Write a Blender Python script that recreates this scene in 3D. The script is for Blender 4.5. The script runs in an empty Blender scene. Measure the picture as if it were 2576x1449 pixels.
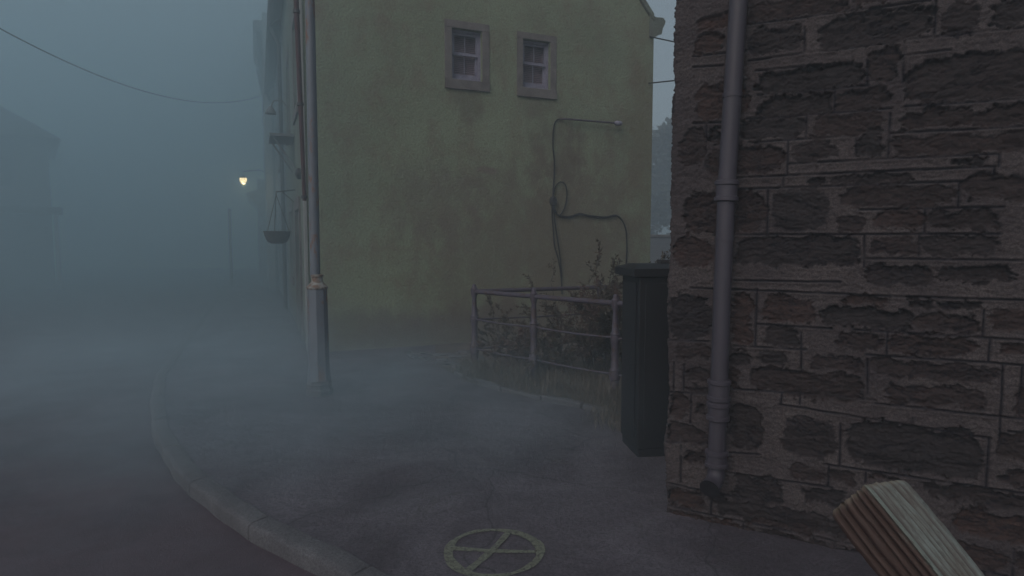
import bpy, bmesh, math, random
import numpy as np
from mathutils import Vector, Matrix
random.seed(7); RNG = np.random.default_rng(7)
R = math.radians
scene = bpy.context.scene
COL = scene.collection
# ---------------------------------------------------------------- camera
EYE, FPX, PITCH = 1.62, 1550.0, R(4.15)          # eye height; focal length in pixels of a 2576 px wide frame
cd = bpy.data.cameras.new("camera"); cam = bpy.data.objects.new("camera", cd); COL.objects.link(cam)
cd.sensor_width = 36.0; cd.lens = 36.0 * FPX / 2576.0
cd.clip_start = 0.05; cd.clip_end = 2000
cam.location = (0, 0, EYE); cam.rotation_euler = (R(90) - PITCH, 0, 0)
scene.camera = cam
# ---------------------------------------------------------------- world, sun, exposure
SUN_EL, SUN_AZ = R(38), R(-150)
w = bpy.data.worlds.new("World"); scene.world = w; w.use_nodes = True
nt = w.node_tree; nt.nodes.clear()
sky = nt.nodes.new("ShaderNodeTexSky"); sky.sky_type = 'NISHITA'; sky.sun_disc = False
sky.sun_elevation = SUN_EL; sky.sun_rotation = SUN_AZ; sky.air_density = 1.2; sky.dust_density = 4.0; sky.ozone_density = 2.0
hs = nt.nodes.new("ShaderNodeHueSaturation"); hs.inputs['Saturation'].default_value = 0.5
bg = nt.nodes.new("ShaderNodeBackground"); bg.inputs['Strength'].default_value = 0.097
wo = nt.nodes.new("ShaderNodeOutputWorld")
nt.links.new(sky.outputs[0], hs.inputs['Color']); ovc = nt.nodes.new("ShaderNodeMix"); ovc.data_type = 'RGBA'; ovc.inputs[0].default_value = 0.6; ovc.inputs[7].default_value = (1.62, 2.32, 2.68, 1)   # even overcast veil
nt.links.new(hs.outputs[0], ovc.inputs[6]); nt.links.new(ovc.outputs[2], bg.inputs[0]); nt.links.new(bg.outputs[0], wo.inputs[0])
ld = bpy.data.lights.new("sun", 'SUN'); ld.energy = 0.7; ld.angle = R(40); ld.color = (1.0, 0.90, 0.88)
sun = bpy.data.objects.new("sun", ld); COL.objects.link(sun)
sun.rotation_euler = (R(90) - SUN_EL, 0, R(180) - SUN_AZ)
vs = scene.view_settings; vs.view_transform = 'Standard'; vs.look = 'None'; vs.gamma = 1.0; vs.exposure = 0.0
scene.cycles.use_denoising = True
scene.cycles.volume_bounces = 2; scene.cycles.max_bounces = 8
scene.cycles.volume_step_rate = 1.0
# ---------------------------------------------------------------- helpers
def ray(px, py):
    x = (px - 1288) / FPX; y = (724.5 - py) / FPX
    c, s = math.cos(PITCH), math.sin(PITCH)
    return Vector((x, c + y * s, -s + y * c))
def on_z(px, py, z=0.0):
    d = ray(px, py); t = (z - EYE) / d.z
    return Vector((0, 0, EYE)) + d * t
def at_depth(px, py, Y):
    d = ray(px, py); return Vector((0, 0, EYE)) + d * (Y / d.y)
def on_plane(px, py, P0, N):
    o = Vector((0, 0, EYE)); d = ray(px, py); t = (Vector(P0) - o).dot(N) / d.dot(N)
    return o + d * t
def tag(o, label=None, cat=None, group=None, kind=None):
    if label: o['label'] = label
    if cat: o['category'] = cat
    if group: o['group'] = group
    if kind: o['kind'] = kind
    return o
def empty(name, loc, rz=0.0):
    o = bpy.data.objects.new(name, None); COL.objects.link(o); o.location = loc; o.rotation_euler = (0, 0, rz); o.empty_display_size = 0.2
    return o
def copy_tree(o, parent=None):
    c = o.copy(); COL.objects.link(c)
    if parent: c.parent = parent
    for ch in [x for x in bpy.data.objects if x.parent == o]: copy_tree(ch, c)
    return c
class MB:
    def __init__(s): s.v = []; s.f = []
    def add(s, vs_, fs):
        b = len(s.v); s.v += [tuple(q) for q in vs_]; s.f += [tuple(b + i for i in f) for f in fs]
    def box(s, x0, x1, y0, y1, z0, z1, m=None):
        q = [(x, y, z) for z in (z0, z1) for y in (y0, y1) for x in (x0, x1)]
        if m: q = [m(*a) for a in q]
        s.add(q, [(2, 3, 1, 0), (5, 7, 6, 4), (1, 5, 4, 0), (6, 7, 3, 2), (4, 6, 2, 0), (3, 7, 5, 1)])
        return s
    def tube(s, pts, rad, n=10, cap=True):
        pts = [Vector(p) for p in pts]
        if not hasattr(rad, '__len__'): rad = [rad] * len(pts)
        b = len(s.v); prev = None
        for i, p in enumerate(pts):
            t = (pts[min(i + 1, len(pts) - 1)] - pts[max(i - 1, 0)])
            if t.length < 1e-9: t = Vector((0, 0, 1))
            t.normalize()
            if prev is None:
                a = Vector((0, 0, 1)) if abs(t.z) < 0.9 else Vector((1, 0, 0))
                u = t.cross(a).normalized()
            else: u = (prev - t * prev.dot(t)).normalized()
            prev = u; v = t.cross(u)
            for k in range(n):
                an = 2 * math.pi * k / n
                s.v.append(tuple(p + (u * math.cos(an) + v * math.sin(an)) * rad[i]))
        for i in range(len(pts) - 1):
            for k in range(n):
                k2 = (k + 1) % n
                s.f.append((b + i * n + k, b + i * n + k2, b + (i + 1) * n + k2, b + (i + 1) * n + k))
        if cap:
            s.f.append(tuple(b + k for k in range(n))); e = b + (len(pts) - 1) * n
            s.f.append(tuple(e + k for k in reversed(range(n))))
        return s
    def lathe(s, prof, c=(0, 0, 0), n=24, sq=0.0, rot=0.0):   # prof: (radius, z) ; sq>0 squares the section
        pr = []
        b = len(s.v)
        for r, z in prof:
            for k in range(n):
                an = 2 * math.pi * k / n + rot
                s.v.append((c[0] + r * math.cos(an), c[1] + r * math.sin(an), c[2] + z))
        for i in range(len(prof) - 1):
            for k in range(n):
                k2 = (k + 1) % n
                s.f.append((b + i * n + k, b + i * n + k2, b + (i + 1) * n + k2, b + (i + 1) * n + k))
        s.f.append(tuple(b + k for k in reversed(range(n)))); e = b + (len(prof) - 1) * n
        s.f.append(tuple(e + k for k in range(n)))
        return s
    def build(s, name, mat, parent=None, smooth=False, bevel=0.0):
        me = bpy.data.meshes.new(name); me.from_pydata(s.v, [], s.f); me.update()
        if smooth:
            me.polygons.foreach_set('use_smooth', [True] * len(me.polygons))
            try: me.set_sharp_from_angle(angle=R(40))
            except Exception: pass
        me.materials.append(mat)
        o = bpy.data.objects.new(name, me); COL.objects.link(o)
        if parent: o.parent = parent
        if bevel:
            bm_ = o.modifiers.new("bevel", 'BEVEL'); bm_.width = bevel; bm_.segments = 2; bm_.limit_method = 'ANGLE'
        return o
def struct(o): o['kind'] = 'structure'; return o
# numpy value noise
_T = RNG.random((256, 256))
def vn(x, y, sd=0):
    x = np.asarray(x, float) + sd * 17.37; y = np.asarray(y, float) + sd * 9.71
    xi = np.floor(x).astype(int); yi = np.floor(y).astype(int); fx = x - xi; fy = y - yi
    fx = fx * fx * (3 - 2 * fx); fy = fy * fy * (3 - 2 * fy)
    a = _T[xi & 255, yi & 255]; b = _T[(xi + 1) & 255, yi & 255]; c = _T[xi & 255, (yi + 1) & 255]; d = _T[(xi + 1) & 255, (yi + 1) & 255]
    return (a * (1 - fx) + b * fx) * (1 - fy) + (c * (1 - fx) + d * fx) * fy
def fbm(x, y, sd=0, o=5, g=0.5):
    t = 0; am = 1; n = 0
    for k in range(o):
        t = t + am * (vn(x * 2 ** k, y * 2 ** k, sd + k) - 0.5); n += am; am *= g
    return t / n * 2
# ---------------------------------------------------------------- materials
class NT:
    def __init__(s, name):
        s.m = bpy.data.materials.new(name); s.m.use_nodes = True; s.t = s.m.node_tree; s.t.nodes.clear()
        s.out = s.n("ShaderNodeOutputMaterial"); s.b = s.n("ShaderNodeBsdfPrincipled"); s.l(s.b.outputs[0], s.out.inputs[0])
        s.tc = s.n("ShaderNodeTexCoord")
    def n(s, t): return s.t.nodes.new(t)
    def l(s, a, b): s.t.links.new(a, b)
    def vec(s, scale=(1, 1, 1), src='Object'):
        mp = s.n("ShaderNodeMapping"); s.l(s.tc.outputs[src], mp.inputs[0]); mp.inputs['Scale'].default_value = scale
        return mp.outputs[0]
    def noise(s, sc, det=6, rough=0.6, scale=(1, 1, 1), dist=0.0):
        q = s.n("ShaderNodeTexNoise"); q.inputs['Scale'].default_value = sc; q.inputs['Detail'].default_value = det
        q.inputs['Roughness'].default_value = rough; q.inputs['Distortion'].default_value = dist
        s.l(s.vec(scale), q.inputs['Vector']); return q.outputs['Fac']
    def ramp(s, f, stops):
        q = s.n("ShaderNodeValToRGB"); s.l(f, q.inputs[0]); e = q.color_ramp.elements
        while len(e) < len(stops): e.new(0.5)
        for i, (p, c) in enumerate(stops):
            e[i].position = p; e[i].color = (c, c, c, 1) if not hasattr(c, '__len__') else (*c, 1)
        return q.outputs[0]
    def mix(s, f, a, b, mode='MIX'):
        q = s.n("ShaderNodeMix"); q.data_type = 'RGBA'; q.blend_type = mode
        for v, i in ((f, q.inputs[0]), (a, q.inputs[6]), (b, q.inputs[7])):
            if hasattr(v, 'is_output'): s.l(v, i)
            elif hasattr(v, '__len__'): i.default_value = (*v, 1)
            else: i.default_value = v
        return q.outputs[2]
    def math(s, op, a, b=0.0):
        q = s.n("ShaderNodeMath"); q.operation = op; q.use_clamp = False
        for v, i in ((a, q.inputs[0]), (b, q.inputs[1])):
            if hasattr(v, 'is_output'): s.l(v, i)
            else: i.default_value = v
        return q.outputs[0]
    def col(s, c):
        if hasattr(c, 'is_output'): s.l(c, s.b.inputs['Base Color'])
        else: s.b.inputs['Base Color'].default_value = (*c, 1)
    def bump(s, f, strength=0.4, dist=0.01):
        q = s.n("ShaderNodeBump"); q.inputs['Strength'].default_value = strength; q.inputs['Distance'].default_value = dist
        s.l(f, q.inputs['Height']); s.l(q.outputs[0], s.b.inputs['Normal'])
    def rough(s, r):
        if hasattr(r, 'is_output'): s.l(r, s.b.inputs['Roughness'])
        else: s.b.inputs['Roughness'].default_value = r
def mottled(name, c1, c2, sc=3.0, rough=0.8, bump=0.3, bsc=40, metal=0.0, dist=0.004, lo=0.35, hi=0.65):
    k = NT(name); k.col(k.mix(k.ramp(k.noise(sc, 8, 0.65), [(lo, 0.0), (hi, 1.0)]), c1, c2)); k.rough(rough)
    k.b.inputs['Metallic'].default_value = metal
    k.bump(k.noise(bsc, 6, 0.7), bump, dist); return k.m

M = {}
M['trim'] = mottled('stone_trim', (0.20, 0.175, 0.165), (0.125, 0.105, 0.10), 5)
M['sash'] = mottled('sash_paint', (0.32, 0.30, 0.38), (0.20, 0.18, 0.25), 9, 0.5, 0.15)
M['slate'] = mottled('roof_slate', (0.07, 0.075, 0.085), (0.04, 0.045, 0.05), 5)
M['dark'] = mottled('dark_paint', (0.03, 0.03, 0.035), (0.05, 0.045, 0.045), 9, 0.55)
M['cable'] = mottled('black_cable', (0.010, 0.008, 0.011), (0.02, 0.016, 0.02), 20, 0.6)
M['redpaint'] = mottled('dark_red_paint', (0.085, 0.022, 0.028), (0.055, 0.026, 0.028), 6, 0.5)
M['pale'] = mottled('pale_render', (0.33, 0.33, 0.31), (0.24, 0.23, 0.22), 2)
M['greyrender'] = mottled('grey_render', (0.2, 0.2, 0.21), (0.13, 0.13, 0.14), 1.5)
M['pot'] = mottled('planter_liner', (0.06, 0.05, 0.05), (0.04, 0.035, 0.035), 20)
M['blind'] = mottled('blind_slat', (0.34, 0.25, 0.30), (0.26, 0.19, 0.23), 4, 0.6)
# rail paint, with rust
k = NT('railing_paint'); n = k.ramp(k.noise(14, 8, 0.7), [(0.5, 0.0), (0.62, 1.0)])
k.col(k.mix(n, (0.080, 0.064, 0.088), (0.075, 0.045, 0.042))); k.rough(0.55); k.bump(k.noise(60, 6, 0.7), 0.35, 0.003); M['rail'] = k.m
# post paint: grey-blue with flaking rust
k = NT('post_paint'); n = k.ramp(k.noise(6, 9, 0.75, (1, 1, 0.35)), [(0.54, 0.0), (0.60, 1.0)])
n2 = k.ramp(k.noise(3, 8, 0.7, (1, 1, 0.3)), [(0.4, 0.0), (0.7, 1.0)])
k.col(k.mix(n, k.mix(n2, (0.17, 0.19, 0.22), (0.12, 0.13, 0.155)), (0.19, 0.10, 0.07))); k.rough(0.5); k.bump(n, 0.3, 0.003); M['post'] = k.m
k = NT('rusty_collar'); n = k.ramp(k.noise(22, 8, 0.75), [(0.42, 0.0), (0.56, 1.0)])
k.col(k.mix(n, (0.30, 0.30, 0.28), (0.16, 0.09, 0.06))); k.rough(0.65); k.bump(n, 0.5, 0.003); M['rust'] = k.m
k = NT('downpipe_paint'); n = k.ramp(k.noise(2.2, 8, 0.65, (3, 3, 0.4)), [(0.35, 0.0), (0.7, 1.0)])
k.col(k.mix(n, (0.072, 0.060, 0.076), (0.045, 0.036, 0.046))); k.rough(0.5); k.bump(k.noise(50, 7, 0.7), 0.3, 0.003); M['pipe'] = k.m
k = NT('cabinet_paint'); n = k.ramp(k.noise(2.5, 8, 0.65, (1, 1, 0.35)), [(0.4, 0.0), (0.7, 1.0)])
k.col(k.mix(n, (0.010, 0.010, 0.012), (0.016, 0.012, 0.015))); k.rough(0.6); k.bump(k.noise(30, 6, 0.7), 0.3, 0.004); M['cab'] = k.m
# glass
k = NT('window_glass'); k.col((0.05, 0.05, 0.06)); k.rough(0.08); k.b.inputs['Alpha'].default_value = 0.15; M['glass'] = k.m
# green render on the gable: painted roughcast with dirt, damp and stains below the windows
def render_mat(name, base, base2, dirt, stains=()):
    k = NT(name)
    big = k.ramp(k.noise(0.55, 6, 0.6, (1, 1, 1), 0.4), [(0.36, 0.0), (0.66, 1.0)])
    c = k.mix(big, base, base2)
    med = k.ramp(k.noise(2.2, 9, 0.72, (1, 1, 0.8)), [(0.47, 0.0), (0.66, 0.75)])
    c = k.mix(med, c, dirt)
    sp = k.n("ShaderNodeSeparateXYZ"); k.l(k.tc.outputs['Object'], sp.inputs[0]); X, Z = sp.outputs[0], sp.outputs[2]
    nz = k.noise(2.4, 9, 0.75, (1, 1, 0.7))
    def blob(cx, cz, rx, rz, amt):
        dx = k.math('DIVIDE', k.math('SUBTRACT', X, cx), rx); dz = k.math('DIVIDE', k.math('SUBTRACT', Z, cz), rz)
        d = k.math('ADD', k.math('MULTIPLY', dx, dx), k.math('MULTIPLY', dz, dz))
        d = k.math('ADD', d, k.math('MULTIPLY', k.math('SUBTRACT', nz, 0.5), 4.2))
        return k.ramp(d, [(0.15, amt), (1.0, 0.0)])
    for (cx, cz, rx, rz, amt, cc) in stains: c = k.mix(blob(cx, cz, rx, rz, amt), c, cc)
    # rising damp along the foot
    d = k.math('ADD', Z, k.math('MULTIPLY', k.noise(3.0, 8, 0.75, (1, 1, 0.35)), -0.9))
    c = k.mix(k.ramp(d, [(0.0, 0.55), (0.20, 0.0)]), c, (0.15, 0.125, 0.11))
    fine = k.noise(34, 7, 0.75)
    c = k.mix(k.ramp(fine, [(0.36, 0.6), (0.60, 0.0)]), c, tuple(q * 0.62 for q in dirt))
    k.col(c); k.rough(0.92)
    h = k.math('ADD', k.math('MULTIPLY', fine, 0.6), k.math('MULTIPLY', k.noise(9, 6, 0.65), 0.8))
    k.bump(h, 0.9, 0.03); return k.m
# ground materials
k = NT('asphalt_road'); f = k.noise(70, 7, 0.85); n = k.ramp(k.noise(1.3, 9, 0.65, (1, 1, 1), 0.5), [(0.35, 0.0), (0.65, 1.0)])
c = k.mix(n, (0.125, 0.085, 0.102), (0.080, 0.055, 0.068)); c = k.mix(k.ramp(f, [(0.35, 0.5), (0.6, 0.0)]), c, (0.025, 0.022, 0.024)); k.col(c)
k.rough(k.ramp(k.noise(2.2, 7, 0.6), [(0.35, 0.42), (0.7, 0.75)])); k.bump(f, 0.6, 0.012); M['road'] = k.m
k = NT('pavement_asphalt'); f = k.noise(60, 7, 0.85); n = k.ramp(k.noise(1.0, 9, 0.68, (1, 1, 1), 0.8), [(0.36, 0.0), (0.62, 1.0)])
c = k.mix(n, (0.255, 0.220, 0.255), (0.125, 0.098, 0.118))
c = k.mix(k.ramp(k.noise(2.6, 9, 0.75, (1, 1, 1), 1.0), [(0.56, 0.0), (0.70, 0.6)]), c, (0.095, 0.085, 0.062))
vr = k.n("ShaderNodeTexVoronoi"); vr.feature = 'DISTANCE_TO_EDGE'; vr.inputs['Scale'].default_value = 0.9; k.l(k.vec(), vr.inputs['Vector'])
nzv = k.n("ShaderNodeTexNoise"); nzv.inputs['Scale'].default_value = 3.0; k.l(k.vec(), nzv.inputs['Vector'])
mv = k.n("ShaderNodeMix"); mv.data_type = 'VECTOR'; mv.inputs[0].default_value = 0.25; k.l(k.vec(), mv.inputs[4]); k.l(nzv.outputs['Color'], mv.inputs[5]); k.l(mv.outputs[1], vr.inputs['Vector'])
crack = k.ramp(vr.outputs['Distance'], [(0.0, 0.7), (0.006, 0.0)])
c = k.mix(crack, c, (0.03, 0.028, 0.03))
c = k.mix(k.ramp(f, [(0.36, 0.8), (0.58, 0.0)]), c, (0.04, 0.033, 0.040)); k.col(c)
k.rough(k.ramp(k.noise(1.9, 7, 0.6), [(0.35, 0.38), (0.7, 0.7)]))
k.bump(k.math('ADD', f, k.math('MULTIPLY', k.noise(7, 7, 0.7), 1.5)), 0.9, 0.022); M['pave'] = k.m
k = NT('kerb_granite'); f = k.noise(90, 6, 0.8)
c = k.mix(k.ramp(k.noise(3, 8, 0.7), [(0.35, 0.0), (0.65, 1.0)]), (0.20, 0.19, 0.20), (0.12, 0.11, 0.12)); c = k.mix(k.ramp(f, [(0.38, 0.75), (0.58, 0.0)]), c, (0.045, 0.042, 0.05)); k.col(c); k.rough(0.75); k.bump(k.math('ADD', f, k.noise(18, 6, 0.7)), 0.9, 0.012); M['kerb'] = k.m
k = NT('soil'); f = k.noise(30, 8, 0.75)
c = k.mix(k.ramp(k.noise(2.5, 9, 0.7), [(0.38, 0.0), (0.64, 1.0)]), (0.20, 0.155, 0.135), (0.115, 0.085, 0.072)); c = k.mix(k.ramp(f, [(0.3, 0.6), (0.62, 0.0)]), c, (0.03, 0.026, 0.022)); k.col(c); k.rough(0.95); k.bump(f, 0.8, 0.03); M['soil'] = k.m
k = NT('yellow_paint'); n = k.ramp(k.noise(70, 6, 0.75), [(0.30, 0.0), (0.55, 1.0)])
k.col(k.mix(n, (0.09, 0.085, 0.075), (0.215, 0.22, 0.165))); k.rough(0.7)
k.l(k.ramp(k.noise(38, 7, 0.75), [(0.28, 0.15), (0.54, 0.9)]), k.b.inputs['Alpha']); M['yellow'] = k.m
def leaf_mat(name, c1, c2):
    k = NT(name); k.col(k.mix(k.ramp(k.noise(9, 5, 0.6), [(0.35, 0.0), (0.65, 1.0)]), c1, c2)); k.rough(0.75); return k.m
M['leaf'] = leaf_mat('shrub_leaf', (0.075, 0.065, 0.045), (0.105, 0.072, 0.055))
M['leafred'] = leaf_mat('shrub_leaf_brown', (0.13, 0.075, 0.062), (0.085, 0.060, 0.045))
M['grass'] = leaf_mat('grass_blade', (0.125, 0.112, 0.085), (0.185, 0.15, 0.125))
M['twig'] = mottled('twig_bark', (0.075, 0.055, 0.052), (0.05, 0.038, 0.038), 10)
M['ftree'] = leaf_mat('far_leaf', (0.04, 0.05, 0.035), (0.06, 0.06, 0.045))
# ================================================================ ground
G = MB(); G.add([(-78, -12, -0.145), (78, -12, -0.145), (78, 78, -0.145), (-78, 78, -0.145)], [(0, 1, 2, 3)])
struct(G.build('ground', M['soil']))
G = MB(); G.add([(-60, -11, -0.098), (40, -11, -0.098), (40, 76, -0.098), (-60, 76, -0.098)], [(0, 1, 2, 3)])
struct(G.build('road', M['road']))
kp = [(869, 1444), (785, 1398), (706, 1361), (613, 1309), (540, 1263), (490, 1224), (441, 1175), (407, 1126), (385, 1081), (378, 1032), (381, 983), (392, 940)]
K = [on_z(*p) for p in kp]
d0 = (K[0] - K[2]).normalized(); pre = [K[0] + d0 * t for t in (5.0, 3.2, 1.6, 0.7)]
fdir = Vector((-math.sin(R(22.4)), math.cos(R(22.4)), 0))
post = [K[-1] + (fdir * t + Vector((-0.05, 0.95, 0)) * 0) for t in (1.0, 3.0, 6.0, 12.0, 25.0, 45.0)]
K = pre + K + post
def catmull(P, step=0.06):
    out = []
    for i in range(len(P) - 1):
        a, b, c, d = P[max(i - 1, 0)], P[i], P[i + 1], P[min(i + 2, len(P) - 1)]
        n = max(2, int((c - b).length / step))
        n = min(n, 60)
        for j in range(n):
            t = j / n
            out.append(0.5 * ((2 * b) + (c - a) * t + (2 * a - 5 * b + 4 * c - d) * t * t + (-a + 3 * b - 3 * c + d) * t ** 3))
    out.append(P[-1]); return out
KC = catmull(K)
for _ in range(6): KC = [KC[0]] + [(KC[i - 1] + KC[i] * 2 + KC[i + 1]) / 4 for i in range(1, len(KC) - 1)] + [KC[-1]]
def inward(i):
    t = (KC[min(i + 1, len(KC) - 1)] - KC[max(i - 1, 0)]).normalized()
    return Vector((t.y, -t.x, 0))
KW = 0.125
# kerb stones: a swept, worn profile broken every ~0.9 m by a narrow joint
prof = [(0.0, -0.11), (0.0, -0.025), (0.010, -0.008), (0.030, 0.002), (0.085, 0.005), (KW, 0.004), (KW, -0.10)]
G = MB(); s = 0.0; nxt = 0.35; last = None
for i in range(len(KC)):
    if i: s += (KC[i] - KC[i - 1]).length
    nn = inward(i); gap = 0.0
    if s > nxt: nxt += 0.92; gap = 0.008
    wob = 0.006 * math.sin(s * 5.1) + 0.004 * math.sin(s * 13.7)
    rows = []
    ks = [gap] if not gap else [0.0, gap, gap, 0.0]
    for q, g_ in enumerate(ks):
        tt = (KC[min(i + 1, len(KC) - 1)] - KC[max(i - 1, 0)]).normalized() * (0.0 if len(ks) == 1 else (-0.008, -0.004, 0.004, 0.008)[q])
        row = [KC[i] + tt + nn * (a + wob + (g_ * 0.6 if a < 0.01 else 0)) + Vector((0, 0, b - g_ * (1 if b > -0.05 else 0))) for a, b in prof]
        rows.append(row)
    for row in rows:
        b = len(G.v); G.v += [tuple(p) for p in row]
        if last is not None:
            for j in range(len(prof) - 1): G.f.append((last + j, last + j + 1, b + j + 1, b + j))
        last = b
struct(G.build('kerb', M['kerb'], smooth=True))
# pavement sheet: kerb inner line closed far to the right, gently uneven
inner = [KC[i] + inward(i) * (KW - 0.01) for i in range(0, len(KC))]
G = MB(); xs = [0, .12, .3, .5, .75, 1.0, 1.3, 1.6, 2, 2.5, 3, 3.6, 4.3, 5, 6, 8, 12, 20, 34]
bm = bmesh.new()
vv = [bm.verts.new((p.x, p.y, -0.006)) for p in inner[::3]] + [bm.verts.new((p[0], p[1], -0.006)) for p in ((38, 60), (38, -10.5))]
bm.faces.new(vv); bmesh.ops.triangulate(bm, faces=bm.faces[:])
me = bpy.data.meshes.new('pavement'); bm.to_mesh(me); bm.free(); me.materials.append(M['pave'])
o = bpy.data.objects.new('pavement', me); COL.objects.link(o); struct(o)
# ================================================================ green gabled house at the street corner
TH = R(22.4)
A = on_z(780, 887)
gdir = Vector((math.cos(TH), math.sin(TH), 0)); gN = Vector((math.sin(TH), -math.cos(TH), 0))
def g_uz(px, py):
    p = on_plane(px, py, A, gN); return (p - A).dot(gdir), p.z
GW = g_uz(1638, 500)[0]
skew = g_uz(1652, 38)
EB = g_uz(1647, 62)[1]                       # back eave height
EF = 7.0
print("A", A, "gable width", GW, "back eave", EB, 'skew', skew)
def fmap_gable(u, d, z): return (u, d, z)                    # local: x along gable, y inward
def fmap_front(u, d, z): return (d, u, z)                    # facade x=0 plane, u along y, d inward (+x)
def panel(mb, mp, u0, u1, z0, z1, holes, depth):
    us = sorted({u0, u1, *[h[0] for h in holes], *[h[1] for h in holes]})
    zs = sorted({z0, z1, *[h[2] for h in holes], *[h[3] for h in holes]})
    for i in range(len(us) - 1):
        for j in range(len(zs) - 1):
            cu, cz = (us[i] + us[i + 1]) / 2, (zs[j] + zs[j + 1]) / 2
            if any(h[0] < cu < h[1] and h[2] < cz < h[3] for h in holes): continue
            mb.add([mp(us[i], 0, zs[j]), mp(us[i + 1], 0, zs[j]), mp(us[i + 1], 0, zs[j + 1]), mp(us[i], 0, zs[j + 1])], [(0, 1, 2, 3)])
    for a, b, c, d in holes:
        for q in (((a, c), (b, c)), ((b, c), (b, d)), ((b, d), (a, d)), ((a, d), (a, c))):
            (p0, q0), (p1, q1) = q
            mb.add([mp(p0, 0, q0), mp(p1, 0, q1), mp(p1, depth, q1), mp(p0, depth, q0)], [(0, 1, 2, 3)])
def sash_window(parent, mp, a, b, c, d, dep=0.10, sur=0.17, fine=True, frame_mat=None, bottom=0.15):
    fm = frame_mat or M['sash']
    t = 0.036; m = MB(); Bx = lambda u0, u1, z0, z1, d0, d1: m.box(u0, u1, d0, d1, z0, z1, mp)
    H = d - c; W = b - a; mid = c + H * 0.52
    Bx(a, a + t, c, d, dep - 0.02, dep + 0.09); Bx(b - t, b, c, d, dep - 0.02, dep + 0.09)
    Bx(a + t, b - t, d - t, d, dep - 0.02, dep + 0.09); Bx(a + t, b - t, c, c + 0.035, dep - 0.035, dep + 0.09)
    i0, i1 = a + t, b - t
    # upper sash sits forward, lower sash behind it
    Bx(i0, i0 + t, mid, d - t, dep + 0.005, dep + 0.04); Bx(i1 - t, i1, mid, d - t, dep + 0.005, dep + 0.04)
    Bx(i0 + t, i1 - t, d - 2 * t, d - t, dep + 0.005, dep + 0.04); Bx(i0 + t, i1 - t, mid, mid + 0.045, dep + 0.003, dep + 0.042)
    Bx(i0, i0 + t, c + 0.035, mid, dep + 0.043, dep + 0.08); Bx(i1 - t, i1, c + 0.035, mid, dep + 0.043, dep + 0.08)
    Bx(i0 + t, i1 - t, c + 0.035, c + 0.035 + 0.09, dep + 0.043, dep + 0.08)
    cu = (i0 + i1) / 2
    Bx(cu - 0.005, cu + 0.005, mid + 0.045, d - 2 * t, dep + 0.01, dep + 0.035)
    Bx(cu - 0.005, cu + 0.005, c + 0.125, mid, dep + 0.048, dep + 0.075)
    wo_ = m.build('window', fm, parent)
    g = MB(); g.add([mp(i0 + t, dep + 0.022, mid + 0.04), mp(i1 - t, dep + 0.022, mid + 0.04), mp(i1 - t, dep + 0.022, d - 2 * t), mp(i0 + t, dep + 0.022, d - 2 * t)], [(0, 1, 2, 3)])
    g.add([mp(i0 + t, dep + 0.062, c + 0.12), mp(i1 - t, dep + 0.062, c + 0.12), mp(i1 - t, dep + 0.062, mid), mp(i0 + t, dep + 0.062, mid)], [(0, 1, 2, 3)])
    g.build('pane', M['glass'], wo_)
    if fine:
        bl = MB(); z = c + 0.05
        while z < d - 0.06:
            bl.box(i0 + 0.01, i1 - 0.01, dep + 0.095, dep + 0.100, z, z + 0.026, lambda u, dd, zz: mp(u, dd + (zz - z) * 0.45, zz)); z += 0.03
        bl.build('blind', M['blind'], wo_)
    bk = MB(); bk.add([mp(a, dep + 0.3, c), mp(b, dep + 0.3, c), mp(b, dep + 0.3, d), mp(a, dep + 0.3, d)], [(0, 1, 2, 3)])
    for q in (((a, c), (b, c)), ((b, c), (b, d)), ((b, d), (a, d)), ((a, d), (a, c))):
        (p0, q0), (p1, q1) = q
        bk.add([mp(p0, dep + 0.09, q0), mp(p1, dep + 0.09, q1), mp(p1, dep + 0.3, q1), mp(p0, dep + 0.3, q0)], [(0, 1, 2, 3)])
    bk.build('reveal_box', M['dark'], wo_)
    if sur:
        s_ = MB(); S = lambda u0, u1, z0, z1, p_=0.012: s_.box(u0, u1, -p_, -0.001, z0, z1, mp)
        S(a - sur, b + sur, d, d + sur * 0.95); S(a - sur, b + sur, c - bottom, c, 0.034)
        S(a - sur, a, c, d); S(b, b + sur, c, d)
        s_.build('window_surround', M['trim'], parent, bevel=0.006)
    return wo_
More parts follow.
